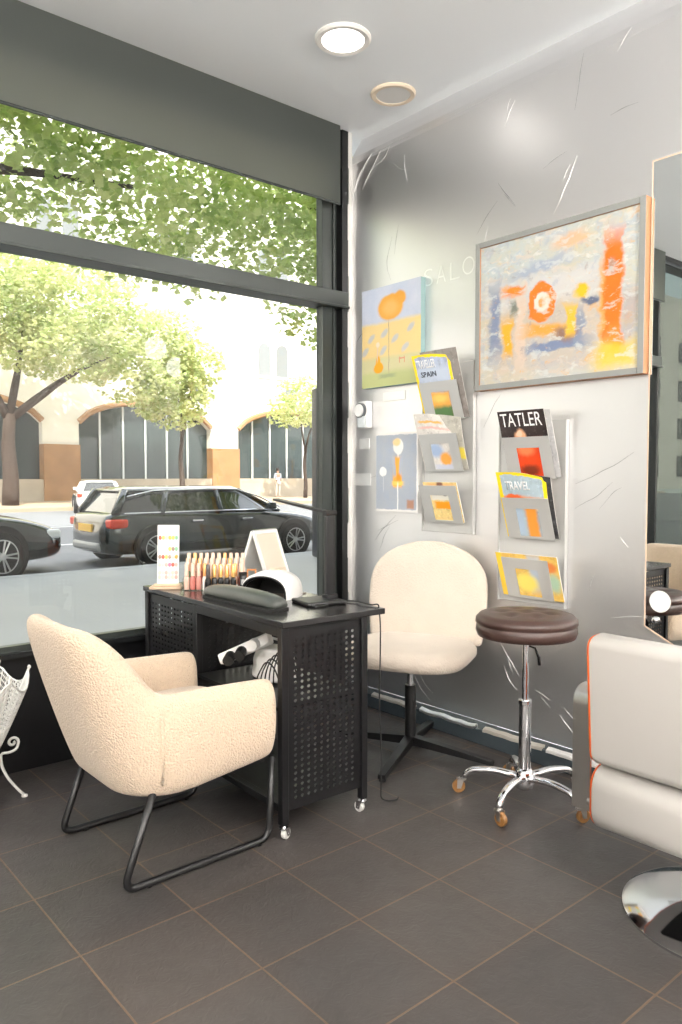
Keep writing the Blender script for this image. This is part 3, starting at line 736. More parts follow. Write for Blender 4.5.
p.noise(10, .60, .65, (.84, .46, .14), .5, seed=21).noise(18, .60, .66, (.34, .30, .30), .4, seed=30)
p.rect(.79, .42, .025, .26, (.80, .42, .12), .6).rect(.835, .52, .05, .32, (.92, .19, .005), .3).ell(.83, .66, .018, .045, (.5, .28, .2), .5).rect(.845, .22, .03, .08, (.9, .28, .03), .6)
p.noise(20, .62, .68, (.84, .70, .58), .5, seed=33)
p.rect(.86, .13, .11, .075, (.90, .64, .04), .6, op=.85).ell(.60, .87, .10, .045, (.86, .50, .26), .6, op=.8).rect(.92, .36, .03, .14, (.42, .32, .32), .7, op=.6)
p.noise(9, .55, .62, (.72, .76, .74), .6, (1, 1.8), seed=41)
canvas('framed_painting', -.962, -1.808, 1.672, 2.36, .045, p.done(.80), M['framewood'], 'large framed abstract painting in orange and pale blue on the silver wall', (.026, M['framegrey'], M['framewood']))
p = Paint('balloon_painting', (.58, .64, .78), .6, .035, 9, .3)
p.noise(4, .4, .7, (.70, .72, .82), .7)
p.rect(.5, .40, .6, .24, (.90, .68, .30), .10).rect(.5, .12, .6, .17, (.58, .62, .28), .2).rect(.5, .22, .6, .07, (.86, .72, .50), .6, op=.5)
for a, b in ((.17, .50), (.40, .53), (.58, .46), (.84, .55), (.75, .36), (.06, .37), (.38, .36)): p.ell(a, b, .065, .03, (.56, .58, .62), .4, .5, .9)
p.rect(.475, .40, .005, .26, (.45, .35, .25), .3).ell(.50, .78, .21, .13, (.86, .42, .06), .12).ell(.66, .85, .10, .07, (.86, .40, .05), .2).ell(.50, .77, .12, .07, (.90, .52, .15), .6)
p.ell(.30, .19, .082, .055, (.92, .42, .01), .15).ell(.29, .25, .04, .06, (.92, .42, .01), .2).rect(.275, .34, .010, .08, (.80, .62, .45), .4).ell(.28, .43, .03, .025, (.86, .75, .6), .3).rect(.45, .10, .13, .018, (.42, .47, .26), .5)
p.rect(.70, .26, .045, .006, (.75, .3, .2), .3).rect(.66, .245, .006, .03, (.75, .3, .2), .3).rect(.74, .245, .006, .03, (.75, .3, .2), .3)
canvas('small_painting', -.150, -.597, 1.752, 2.285, .035, p.done(.85), mat('canvas_edge_teal', (.25, .38, .38), .6), 'small canvas of an orange balloon above a yellow field, higher of two near the corner')
p = Paint('figure_painting', (.40, .43, .48), .6, .03, 9, .3)
p.noise(4, .4, .7, (.34, .40, .52), .7)
p.ell(.54, .82, .12, .10, (.86, .84, .80), .12).ell(.50, .88, .09, .05, (.86, .62, .30), .3).rect(.535, .72, .015, .06, (.85, .82, .78), .3)
p.rect(.52, .50, .105, .19, (.88, .42, .06), .15).rect(.44, .58, .035, .13, (.42, .45, .5), .3, .15).rect(.60, .58, .035, .13, (.40, .44, .52), .3, -.15).rect(.53, .36, .13, .025, (.88, .58, .12), .4).ell(.55, .43, .05, .05, (.88, .30, .01), .6)
p.rect(.53, .15, .015, .2, (.82, .82, .80), .3).ell(.17, .51, .09, .06, (.82, .82, .81), .1).rect(.18, .36, .006, .1, (.6, .62, .63), .3).rect(.83, .10, .08, .055, (.42, .22, .15), .3)
for q in ((.5, .99, .6, .018), (.5, .01, .6, .018), (.985, .5, .02, .6)): p.rect(q[0], q[1], q[2], q[3], (.80, .78, .76), .2)
canvas('small_painting', -.262, -.577, 1.078, 1.50, .03, p.done(), mat('canvas_edge_white', (.78, .77, .75), .6), 'small blue grey canvas of a figure in an orange dress, below the balloon canvas')

# white letters on the wall
g = thing('wall_lettering', (0, -.76, 2.24), 'thin white SALON lettering on the silver wall beside the framed painting', 'sign')
mw = mat('lettering_white', (1, 1, 1), .37, .96)
for ch, y, z in (('S', -.585, 2.238), ('A', -.672, 2.238), ('L', -.762, 2.238), ('O', -.842, 2.245), ('N', -.935, 2.24)):
    text('letter', ch, frameM((-.0012, y, z), (0, -1, 0), (0, 0, 1)), .062 if ch != 'O' else .075, .085, mw, g, 0, -.016)

# thermostat and little cards
t = thing('wall_timer', (0, -.155, 1.54), 'small white wall unit with a round dial below the balloon canvas', 'timer')
G().box(-.045, -.001, -.20, -.125, 1.535, 1.685).build('housing', M['white'], t, bev=.008)
G().box(-.06, -.045, -.195, -.135, 1.535, 1.60).build('plug_cover', mat('grey_white_plastic', (.6, .64, .66), .4), t, bev=.006)
o = G().cyl((-.045, -.155, 1.632), (-.062, -.155, 1.632), .042, 28).build('dial_ring', mat('dial_grey', (.12, .13, .14), .4), t, autos=40)
G().cyl((-.062, -.155, 1.632), (-.068, -.155, 1.632), .035, 28).build('dial', M['white'], o, autos=40)
M['card'] = mat('white_card', (.88, .88, .87), .4, .6)
for (y0, y1, z0, z1, lb) in ((-.285, -.455, 1.675, 1.722, 'narrow white card on the wall just under the balloon canvas'), (-.035, -.185, 1.215, 1.282, 'narrow white card on the wall left of the figure canvas'), (-.09, -.175, 1.42, 1.478, 'tiny white card on the wall below the round dial unit')):
    o = G().box(-.004, -.0005, y1, y0, z0, z1).build('wall_card', M['card'], bev=.001); tag(o, lb, 'card')

# ------------------------------------------------------------------ magazine racks
AL = math.atan2(.060, .182)
def rack(y0, y1, z0, z1, pockets, py0, py1, label):
    t = thing('magazine_rack', (0, (y0+y1)/2, z0), label, 'magazine rack', 'silver magazine racks on the wall')
    G().box(-.012, -.002, y1, y0, z0, z1).box(-.026, -.012, y1, y1+.004, z0, z1).box(-.026, -.012, y0-.004, y0, z0, z1).build('back_panel', M['rack'], t, bev=.001)
    for zb in pockets:
        Mx = frameM((-.018, py0, zb), (0, -1, 0), (-math.sin(AL), 0, math.cos(AL)))     # u right, v up the slope, n toward the room/up
        w = py0-py1; h = .192; c0, c1, d0, d1 = w*.27, w*.76, .010, h*.74
        g = G()
        for a, b, c, d in ((0, c0, 0, h), (c1, w, 0, h), (c0, c1, d1, h), (c0, c1, 0, d0)):
            g.box(a, b, c, d, .018, .0205, Mx)
        g.box(0, w, -.002, 0, -.006, .0205, Mx)
        g.build('pocket', M['rack'], t)
def magazine(py0, zb, w, h, n, cover, label, du=0., th=.006, drop=0., rot=0., back=False):
    """n: offset of the cover plane in front of the pocket's inner plane"""
    Mx = frameM((-.018, py0, zb), (0, -1, 0), (-math.sin(AL), 0, math.cos(AL))) @ Matrix.Translation((du+.030, .001, 0)) @ Matrix.Rotation(rot, 4, 'Z')
    h -= .014
    t = thing('magazine', tuple(Mx @ Vector((w/2, 0, n))), label, 'magazine', 'magazines in the wall racks')
    def slab(n0, n1, m, nm, ins=0.):
        g = G(); N = 8
        for nn in (n0, n1):
            for j in range(N+1):
                for i in range(N+1):
                    u = i/N; v = j/N
                    k = drop*max(0., u-.35)**1.6*v*v
                    g.v.append(Mx @ Vector((ins+(w-2*ins)*u, (h-ins)*v-k*.9, nn-k*.55)))
        o = (N+1)**2
        for j in range(N):
            for i in range(N):
                a = j*(N+1)+i; q = [a, a+1, a+N+2, a+N+1]
                g.f.append(q[::-1]); g.mi.append(0); g.f.append([x+o for x in q]); g.mi.append(0)
        for i in range(N):
            for a, b in ((i, i+1), (N*(N+1)+i, N*(N+1)+i+1), (i*(N+1), (i+1)*(N+1)), (i*(N+1)+N, (i+1)*(N+1)+N)):
                g.f.append([a, b, b+o, a+o]); g.mi.append(0)
        ob = g.build(nm, m, t)
        ul = ob.data.uv_layers.new(name='UVMap'); nv = (N+1)**2
        for lp in ob.data.loops:
            k = lp.vertex_index % nv; ul.data[lp.index].uv = ((k % (N+1))/N, (k//(N+1))/N)
        return ob
    slab(n-th, n-.0006, M['paper'], 'pages', .002)
    c = slab(n-.0006, n, cover, 'cover')
    return t, Mx @ Matrix.Translation((0, 0, n)), c
MW = mat('print_white', (.9, .9, .9), .5); MD = mat('print_dark', (.05, .06, .09), .5)
r1 = (1.556, 1.30, 1.045); r2 = (1.265, .995, .725)
rack(-.60, -.938, .985, 1.825, r1, -.643, -.889, 'silver three pocket magazine rack beside the two small canvases')
rack(-1.09, -1.452, .69, 1.515, r2, -1.165, -1.411, 'silver three pocket magazine rack above the brown stool, below the framed painting')
def cov(nm, base): return Paint(nm, base, .25, .06, 12).noise(6, .5, .68, tuple(c*.62 for c in base), .8, seed=len(nm)).noise(11, .55, .68, tuple(min(1, c*1.35+.06) for c in base), .7, seed=len(nm)*2.)
cv = cov('cover_travel_spain', (.46, .52, .66)).rect(.5, .70, .5, .1, (.55, .62, .74), .6).rect(.5, .18, .34, .25, (.84, .40, .08), .2).rect(.5, .06, .4, .14, (.10, .20, .08), .3).ell(.55, .32, .2, .06, (.9, .6, .15), .6).rect(.5, .50, .5, .06, (.62, .6, .58), .6)
for q in ((.025, .5, .045, .6), (.975, .5, .04, .6), (.5, .985, .6, .025)): cv.rect(q[0], q[1], q[2], q[3], (.93, .68, .02), .05)
t, Mx, c = magazine(-.60, r1[0], .235, .345, .017, cv.done(), 'travel magazine with a yellow border reading SPAIN, top pocket beside the small canvases', .0, .007, .05)
text('title_lettering', 'TRAVELLER', Mx @ Matrix.Translation((.022, .262, .0012)), .125, .042, MW, t, .0006, .015)
text('cover_line', 'SPAIN', Mx @ Matrix.Translation((.04, .218, .0012)), .10, .027, MD, t, .0006, .01)
magazine(-.63, r1[0], .235, .355, .006, cov('cover_brown', (.30, .27, .25)).done(), 'dark backed magazine tucked behind the yellow bordered travel magazine reading SPAIN', .02, .005)
magazine(-.605, r1[1], .235, .31, .017, cov('cover_pastel', (.74, .70, .66)).ell(.42, .36, .2, .12, (.36, .46, .66), .4).ell(.66, .2, .15, .12, (.86, .38, .07), .3).rect(.4, .86, .3, .02, (.86, .50, .16), .2).rect(.5, .76, .4, .02, (.8, .5, .45), .4).rect(.6, .06, .3, .05, (.6, .62, .72), .4).done(), 'pale magazine with a drooping cover, middle pocket by the small canvases', 0, .007, .12)
magazine(-.63, r1[1], .235, .30, .007, cov('cover_greyyellow', (.5, .48, .42)).rect(.9, .3, .1, .1, (.85, .7, .1), .3).done(), 'grey magazine behind the drooping pale one in the middle pocket', .015, .006, .06)
magazine(-.64, r1[2], .22, .222, .017, cov('cover_orange', (.88, .66, .28)).rect(.55, .42, .3, .09, (.92, .36, .02), .2).rect(.5, .9, .4, .06, (.88, .52, .22), .4).ell(.5, .95, .1, .06, (.3, .15, .1), .4).rect(.45, .62, .3, .07, (.8, .76, .68), .3).ell(.6, .72, .08, .06, (.2, .18, .2), .4).done(), 'short orange magazine in the lowest pocket of the rack by the small canvases', .005, .008)
cv = cov('cover_dark_red', (.035, .025, .025)).rect(.5, .26, .32, .30, (.72, .06, .01), .25).ell(.48, .42, .17, .09, (.86, .22, .08), .5).ell(.42, .62, .12, .10, (.80, .42, .24), .3).ell(.40, .66, .06, .05, (.88, .60, .42), .3).ell(.5, .12, .2, .08, (.2, .03, .01), .5)
t, Mx, c = magazine(-1.12, r2[0], .245, .325, .017, cv.done(), 'black fashion magazine titled TATLER with a red dress, top pocket', .012, .007)
text('title_lettering', 'TATLER', Mx @ Matrix.Translation((.012, .240, .0005)), .215, .060, MW, t, .0006, .0)
text('cover_line', 'SUMMER', Mx @ Matrix.Translation((.165, .215, .0005)), .06, .012, MW, t, .0005, .0) if False else None
magazine(-1.13, r2[0], .25, .318, .007, cov('cover_silver', (.55, .55, .56)).done(), 'silver grey magazine tucked behind the black TATLER magazine', .02, .006)
cv = cov('cover_travel_sea', (.42, .52, .58)).rect(.5, .56, .5, .08, (.80, .30, .10), .5).ell(.7, .50, .25, .07, (.85, .70, .5), .4).rect(.62, .24, .12, .3, (.82, .32, .05), .35).rect(.3, .25, .14, .22, (.44, .55, .68), .4).ell(.3, .62, .18, .05, (.75, .12, .03), .3)
for q in ((.03, .5, .05, .6), (.97, .5, .04, .6), (.5, .985, .6, .025)): cv.rect(q[0], q[1], q[2], q[3], (.93, .68, .02), .05)
t, Mx, c = magazine(-1.115, r2[1], .245, .325, .017, cv.done(), 'yellow bordered travel magazine in the middle pocket under the black TATLER magazine', .012, .007, .08)
text('title_lettering', 'TRAVEL', Mx @ Matrix.Translation((.04, .228, .0005)), .13, .04, MW, t, .0006, .015)
magazine(-1.135, r2[1], .245, .315, .007, cov('cover_black', (.05, .05, .055)).done(), 'dark magazine behind the travel magazine with orange cover in the middle pocket', .014, .006, .05)
cv = cov('cover_orange_blue', (.82, .52, .12)).rect(.3, .8, .3, .08, (.85, .6, .25), .5).rect(.62, .6, .1, .4, (.52, .58, .66), .4).ell(.45, .35, .18, .2, (.90, .74, .15), .4).ell(.85, .75, .12, .12, (.80, .25, .06), .4).ell(.9, .4, .1, .2, (.45, .62, .45), .5).ell(.12, .58, .04, .05, (.05, .05, .06), .2).rect(.05, .5, .05, .6, (.92, .62, .05), .2)
magazine(-1.105, r2[2], .325, .225, .017, cv.done(), 'wide orange and blue magazine in the lowest pocket just above the brown stool', .0, .008)

# ------------------------------------------------------------------ cream armchair
AC = thing('armchair', (-1.675, -.945, 0), 'cream boucle tub armchair on black sled legs facing the nail desk', 'armchair')
def ushape():
    pts = []; hw = .262; rc = .15; xb = -.235
    for i in range(8): pts.append((.245-(.245-(xb+rc))*i/7, -hw, 0., -1.))
    for i in range(1, 8): a = R(-90-90*i/8); pts.append((xb+rc+rc*math.cos(a), -hw+rc+rc*math.sin(a), math.cos(a), math.sin(a)))
    for i in range(7): pts.append((xb, -hw+rc+(2*hw-2*rc)*i/6, -1., 0.))
    for i in range(1, 8): a = R(180-90*i/8); pts.append((xb+rc+rc*math.cos(a), hw-rc+rc*math.sin(a), math.cos(a), math.sin(a)))
    for i in range(8): pts.append((xb+rc+(.245-(xb+rc))*i/7, hw, 0., 1.))
    return pts
U = ushape(); rr = []
def shell_ring(x, y, nx, ny, back, front, scale=1.):
    zt = .592+.225*back**1.2-.012*front; zb = .308-.035*(1-front); th = .047*scale
    ring = []
    for (a, z) in ((-1, zb+.03), (-1.06, zb+(zt-zb)*.45), (-1, zt-.05), (-.62, zt-.008), (0, zt+.004), (.62, zt-.010), (1, zt-.055), (1.1, zb+(zt-zb)*.45), (.9, zb+.05), (.4, zb), (-.4, zb)):
        lean = (.15*back)*max(0., z-.33)/.5+.02*(z-.3)
        ring.append((x+nx*(a*th+lean), y+ny*(a*th+lean*.5), z))
    return ring
for i, (x, y, nx, ny) in enumerate(U):
    bk = max(0., min(1., (-x-.15)/.08)); bk = bk*bk*(3-2*bk)
    fr = max(0., min(1., (x+.05)/.3))
    if i == 0 or i == len(U)-1:
        rr_end = shell_ring(x+.028, y, nx, ny, bk, fr, .55)
        zc = .46; rr_end = [(a, b, zc+(c-zc)*.86) for a, b, c in rr_end]
    if i == 0: rr.append(rr_end)
    rr.append(shell_ring(x, y, nx, ny, bk, fr))
    if i == len(U)-1: rr.append(rr_end)
G().rings(rr).build('shell', M['boucle'], AC, world=False, sub=2)
g = G(); N = 10
cr = []
def rsq(hx, hy, z, cx, n=32, e=4.):
    out = []
    for k in range(n):
        a = 2*PI*k/n; c, s_ = math.cos(a), math.sin(a)
        out.append((cx+hx*math.copysign(abs(c)**(2/e), c), hy*math.copysign(abs(s_)**(2/e), s_), z))
    return out
for z, k in ((.33, .97), (.36, 1.), (.43, 1.), (.462, .95), (.475, .8), (.482, .45), (.484, .1)): cr.append(rsq(.235*k, .212*k, z, .045))
g.rings(cr).build('seat_cushion', M['boucle'], AC, world=False, smooth=True)
for s_ in (-1, 1):
    x0 = -.165
    pth = fillet([(x0, .25*s_, .31), (-.275, .252*s_, .0125), (.262, .252*s_, .0125), (.278, .25*s_, .30)], .05, 8)
    lg = G().tube(pth, .0125, 12).build('leg', M['black'], AC, world=False, smooth=True)
    for xx in (-.19, .22): G().lathe([(.011, .0), (.012, .004), (.012, .006)], (xx, .25*s_, 0), 12).build('foot_pad', M['black_soft'], lg, world=False)
G().tube([(-.165, -.25, .305), (-.165, .25, .305)], .011).tube([(.24, -.25, .30), (.24, .25, .30)], .011).box(-.19, .26, -.235, .235, .30, .335).build('seat_frame', M['black'], AC, world=False)
# piping seam at the rear corner of the near arm
i = 9; x, y, nx, ny = U[i]
bk = max(0., min(1., (-x-.15)/.08)); bk = bk*bk*(3-2*bk); rg = shell_ring(x, y, nx, ny, bk, max(0, min(1, (x+.05)/.3)))
G().tube([rg[8], rg[7], rg[6]], .004, 6).build('seam_piping', M['boucle'], AC, world=False, smooth=True)

# ------------------------------------------------------------------ nail desk
TD = R(-2.0)
DK = thing('nail_desk', (-1.386, -1.235, 0), 'black manicure desk with perforated steel panels on small casters', 'desk', rz=TD)
DM = MATW[DK.name]
DL = 1.12; DH = .77
G().box(0, .468, -.01, DL, DH-.022, DH).build('desktop', M['desktop'], DK, world=False, bev=.002)
legs = [(.003, .0), (.362, .0), (.003, .615), (.362, .615), (.003, 1.08), (.362, 1.08)]
for (u, v) in legs:
    l = G().box(u, u+.028, v, v+.028, .055, DH-.022).build('leg', M['desk'], DK, world=False, bev=.002)
def perf(M4, w, h, nx, nz, hx=.27, hz=.25, th=.0018):
    g = G(); cw, ch = w/nx, h/nz
    for j in range(nz):
        for i in range(nx):
            cx, cz = (i+.5)*cw, (j+.5)*ch
            O = [(-.5, -.5), (0, -.5), (.5, -.5), (.5, 0), (.5, .5), (0, .5), (-.5, .5), (-.5, 0)]
            I = [(-.5*hx, -hz), (0, -hz), (.5*hx, -hz), (hx, 0), (.5*hx, hz), (0, hz), (-.5*hx, hz), (-hx, 0)]
            vs = [M4 @ Vector((cx+a*cw, cz+b*ch, 0)) for a, b in O]+[M4 @ Vector((cx+a*cw, cz+b*ch, 0)) for a, b in I]
            g.add(vs, [(k, (k+1) % 8, 8+(k+1) % 8, 8+k) for k in range(8)])
    return g
def panel(org, u, v, w, h, mu, mz, nx, nz, name='perforated_panel'):
    F = frameM(org, u, v); g = perf(F @ Matrix.Translation((mu, mz, 0)), w-2*mu, h-2*mz, nx, nz)
    for a, b, c, d in ((0, mu, 0, h), (w-mu, w, 0, h), (mu, w-mu, 0, mz), (mu, w-mu, h-mz, h)):
        g.add([F @ Vector(q) for q in ((a, c, 0), (b, c, 0), (b, d, 0), (a, d, 0))], [(0, 1, 2, 3)])
    bm = g.build(name, M['desk'], DK, world=False, solid=.002)
    return bm
panel((.031, .012, .10), (1, 0, 0), (0, 0, 1), .331, .64, .022, .03, 10, 27)
panel((.015, 1.08, .10), (0, -1, 0), (0, 0, 1), .437, .64, .02, .03, 13, 27)
panel((.031, .63, .10), (1, 0, 0), (0, 0, 1), .331, .64, .022, .03, 10, 27)
panel((.031, 1.094, .10), (1, 0, 0), (0, 0, 1), .331, .64, .022, .03, 10, 27)
for q in ((.003, .031, .028, .615, DH-.055, DH-.022), (.003, .031, .028, .615, .10, .125), (.362, .39, .028, .615, DH-.055, DH-.022)): G().box(*q).build('rail', M['desk'], DK, world=False, bev=.002)
G().box(.004, .388, .03, .612, .455, .467).build('shelf', M['desk'], DK, world=False)
G().box(.004, .388, .03, .612, .10, .112).build('shelf', M['desk'], DK, world=False)
M['casterwhite'] = mat('caster_wheel_pale', (.62, .62, .60), .3)
def caster(parent, c, ang, wr, m_w, m_f, top):
    """one swivel caster: fork above a wheel; c = floor point of the stem"""
    k = Vector((math.cos(ang), math.sin(ang), 0)); nrm = Vector((-k.y, k.x, 0)); c = Vector(c)
    ax = c+k*.014+Vector((0, 0, wr))
    o = G()
    o.cyl(c+Vector((0, 0, wr*2+.004)), c+Vector((0, 0, top)), .007, 10)
    for s in (-1, 1):
        o.prism([ax+nrm*s*.0115+d for d in (k*.008-Vector((0, 0, .006)), k*.006+Vector((0, 0, wr+.004)), -k*.02+Vector((0, 0, wr+.006)), -k*.008-Vector((0, 0, .006)))], nrm*.002*s)
    o.cyl(c+Vector((0, 0, wr*2+.001)), c+Vector((0, 0, wr*2+.007)), .016, 14)
    o.cyl(ax-nrm*.0145, ax+nrm*.0145, .004, 8)
    f = o.build('caster', m_f, parent, world=True, smooth=False)
    q = Matrix.Translation(ax) @ nrm.to_track_quat('Z', 'Y').to_matrix().to_4x4()
    G().lathe([(wr*.5, -.009), (wr*.9, -.009), (wr, -.006), (wr, .006), (wr*.9, .009), (wr*.5, .009)], seg=18, M=q).build('caster_wheel', m_w, f, smooth=True, autos=40)
for n, (u, v) in enumerate(legs):
    caster(DK, DM @ Vector((u+.014, v+.014, 0)), n*1.3+.4, .02, M['casterwhite'], M['chrome'], .06)

# things on the desk --------------------------------------------------------------
def dw(u, v, z=DH): return DM @ Vector((u, v, z))
Z = DH
# colour chart on its wooden stand
c = Vector((-1.298, -.262, Z)); ang = math.atan2(-.55, .83)      # board runs along the picture's horizontal
t = thing('swatch_stand', tuple(c), 'white nail colour chart on a wooden stand at the far desk corner', 'display stand')
Mb = Matrix.Translation(c) @ Matrix.Rotation(R(-38), 4, 'Z')
G().box(-.075, .065, -.045, .03, 0, .012, Mb).box(-.06, .06, -.028, .01, .012, .022, Mb).build('stand_base', M['wood'], t, bev=.003)
Mt = Mb @ Matrix.Translation((0, 0, .02)) @ Matrix.Rotation(R(-7), 4, 'X')
G().box(-.048, .048, -.004, .004, 0, .262, Mt).build('chart_board', M['white'], t, bev=.002)
swc = [(.7, .12, .08), (.85, .42, .1), (.15, .3, .55), (.85, .6, .15), (.8, .45, .4), (.35, .25, .2), (.8, .62, .52), (.25, .5, .3), (.6, .2, .35), (.75, .7, .6)]
sm = [mat('nail_swatch', q, .2) for q in swc]; g = G(); rs = random.Random(2)
for r_, z in enumerate((.205, .155, .12, .085, .05, .03)):
    for k in range(6):
        if r_ == 1 and k < 3: continue
        ci = (k*3+r_*2+rs.randrange(4)) % 10 if r_ < 4 else (6, 9, 4, 9, 6, 4)[k]
        G().lathe([(.0075, 0), (.0075, .002), (.004, .003)], seg=8, M=Mt @ Matrix.Translation((-.036+.0145*k, -.004, z)) @ Matrix.Rotation(R(90), 4, 'X') @ Matrix.Scale(1.35, 4, (0, 1, 0))).build('nail_swatch', sm[ci], t)
# acrylic riser with nail varnish bottles
ra = R(-40)
Mr = Matrix.Translation((-1.155, -.43, Z)) @ Matrix.Rotation(ra, 4, 'Z')
acr = glass_mat('clear_acrylic', (.93, .95, .95), 1., .06)
t = thing('bottle_riser', (-1.155, -.43, Z), 'clear stepped acrylic riser holding nail varnish bottles', 'riser')
MATW[t.name] = Matrix.Translation((-1.155, -.43, Z))
g = G()
for k in range(3): g.box(-.135, .125, -.04+k*.03, -.0115+k*.03, 0, .003+k*.02, Mr)
g.build('steps', acr, t); G().box(-.138, -.135, -.042, .052, 0, .055, Mr).box(.125, .128, -.042, .052, 0, .055, Mr).build('end_plates', acr, t)
bodyc = [(.75, .50, .40), (.80, .62, .50), (.70, .30, .25), (.82, .70, .62), (.78, .45, .22), (.55, .18, .15), (.85, .78, .70), (.25, .5, .32)]
bm_ = [mat('varnish_colour', q, .12, coat=.6) for q in bodyc]
capm = [mat('bottle_cap_pink', (.80, .58, .46), .35), mat('bottle_cap_copper', (.80, .42, .16), .3, .4), mat('bottle_cap_dark', (.05, .04, .04), .3)]
def bottle(loc, label, group, b, cp, name='varnish_bottle'):
    t = thing(name, tuple(loc), label, 'bottle', group)
    G().lathe([(.0105, 0), (.0122, .003), (.0122, .048), (.0095, .057), (.006, .06)], seg=14).build('bottle_body', b, t, world=False, smooth=True, autos=50)
    G().lathe([(.0092, .06), (.0092, .063), (.0085, .112), (.0065, .115)], seg=12).build('cap', cp, t, world=False, smooth=True, autos=50)
    return t
rows = []
for r_ in range(3):
    for k in range(10):
        loc = Mr @ Vector((-.122+k*.0265, -.026+r_*.03, .0032+r_*.02))
        lb = ('small nail varnish bottle in the front row of the clear riser', 'small nail varnish bottle in the middle row of the clear riser', 'small nail varnish bottle in the top row of the clear riser')[r_]
        kk = (k*5+r_*3) % 8
        if k == 0 and r_ == 1: kk = 7
        bottle(loc, lb, 'nail varnish bottles in the clear riser', bm_[kk if kk != 7 or k == 0 else 6], capm[(k+r_) % 5 == 3 and 1 or 0])
# white tray with black bottles
Mt2 = Matrix.Translation((-1.168, -.517, Z)) @ Matrix.Rotation(ra, 4, 'Z')
t = thing('bottle_tray', (-1.168, -.517, Z), 'low white tray in front of the riser holding black bottles', 'tray')
MATW[t.name] = Matrix.Translation((-1.168, -.517, Z))
G().box(-.085, .06, -.018, .018, 0, .004, Mt2).box(-.085, -.081, -.018, .018, .004, .045, Mt2).box(-.081, .06, .015, .018, .004, .03, Mt2).build('tray_body', M['white'], t, bev=.001)
for k in range(5):
    bottle(Mt2 @ Vector((-.066+k*.027, -.001, .0042)), ('black varnish bottle with a dark cap at the left end of the white tray' if k == 0 else 'black varnish bottle with a gold cap in the white tray'), 'black bottles in the white tray', M['black'], capm[2] if k == 0 else M['gold'])
# black tube and copper box
c = Mt2 @ Vector((.083, .008, 0))
t = thing('hand_cream_tube', tuple(c), 'black cosmetic tube standing on its cap beside the white tray', 'tube')
g = G(); rr = []
for z, a, b in ((.012, .013, .013), (.03, .0145, .0125), (.06, .0155, .008), (.085, .0165, .002)):
    rr.append([(a*math.cos(2*PI*k/16), b*math.sin(2*PI*k/16), z) for k in range(16)])
t.rotation_euler = (0, 0, ra)
G().rings(rr).build('tube_body', M['black'], t, world=False, smooth=True); G().lathe([(.011, 0), (.011, .012)], seg=16).build('cap', M['black_soft'], t, world=False)
G().box(-.008, .008, -.0125, -.0115, .032, .055, Matrix.Translation((0, -.0008, 0))).build('tube_label', mat('tube_label_grey', (.45, .46, .46), .5), t, world=False)
c = Mt2 @ Vector((.118, .028, 0))
t = thing('copper_frame', tuple(c), 'small copper wire box frame beside the black tube', 'frame'); t.rotation_euler = (0, 0, ra)
G().box(-.02, .02, -.012, .012, 0, .008).box(-.02, -.015, -.012, .012, .008, .09).box(.015, .02, -.012, .012, .008, .09).box(-.02, .02, -.012, .012, .09, .096).build('frame_body', mat('copper', (.75, .33, .14), .3, .7), t, world=False, bev=.001)
# hand rest cushion
t = thing('hand_rest', (-1.262, -.815, Z), 'long dark grey hand rest cushion along the near edge of the desk', 'cushion'); t.rotation_euler = (0, 0, R(2))
rr = []
for i in range(17):
    s_ = -1+2*i/16; e = (1-abs(s_)**4)**.5 if abs(s_) < 1 else 0
    e = max(e, .25); hh = .052*(.62+.38*e)+.008*math.cos(s_*PI/2); w = .046*(.7+.3*e)
    rr.append([(w*a, s_*.25, .004+hh*b) for a, b in ((-.9, 0), (.9, 0), (1, .3), (.92, .62), (.62, .9), (.2, 1), (-.2, 1), (-.62, .9), (-.92, .62), (-1, .3))])
G().rings(rr).build('padded_top', mat('grey_black_vinyl', (.055, .06, .055), .32), t, world=False, sub=1)
G().box(-.04, .04, -.235, .235, 0, .008).build('rest_base', M['black_soft'], t, world=False)
# uv nail lamp
t = thing('nail_lamp', (-1.055, -.735, Z), 'white domed UV nail drying lamp with a dark opening', 'lamp', rz=R(-8)); t.rotation_euler = (0, 0, R(28))
def dome(x, hw, h):
    pts = [(x, hw*math.cos(a)*(1-.0), h*max(0, math.sin(a))**.62) for a in [PI*i/18 for i in range(19)]]
    pts[0] = (x, hw, 0); pts[-1] = (x, -hw, 0)
    return pts
rr = [dome(x, hw, h) for x, hw, h in ((-.098, .093, .083), (-.104, .104, .094), (-.085, .112, .104), (-.02, .115, .110), (.05, .106, .102), (.09, .088, .082), (.108, .06, .05))]
g = G().rings(rr, closed=True, cap=False); g.f.append([len(g.v)-19+j for j in range(19)]); g.mi.append(0)
G.build(g, 'lamp_shell', M['white'], t, world=False, smooth=True, autos=50)
# dark hollow behind the opening: back wall and floor
G().rings([dome(-.096, .092, .082), dome(.03, .085, .075)], cap=False).add(dome(.03, .085, .075), [tuple(range(19))]).build('dark_interior', M['black_soft'], t, world=False)
G().rings([dome(-.0985, .0925, .0825), dome(-.107, .097, .0875), dome(-.1035, .1035, .0935)], cap=False).build('opening_rim', M['black'], t, world=False, smooth=True)
G().box(-.1, .1, -.1, .1, -.0, .004).build('base_plate', mat('bronze_plastic', (.10, .075, .06), .4), t, world=False)
G().box(.0, .06, -.02, .02, .105, .1115).build('control_panel', mat('panel_tan', (.6, .5, .38), .4), t, world=False, bev=.002)
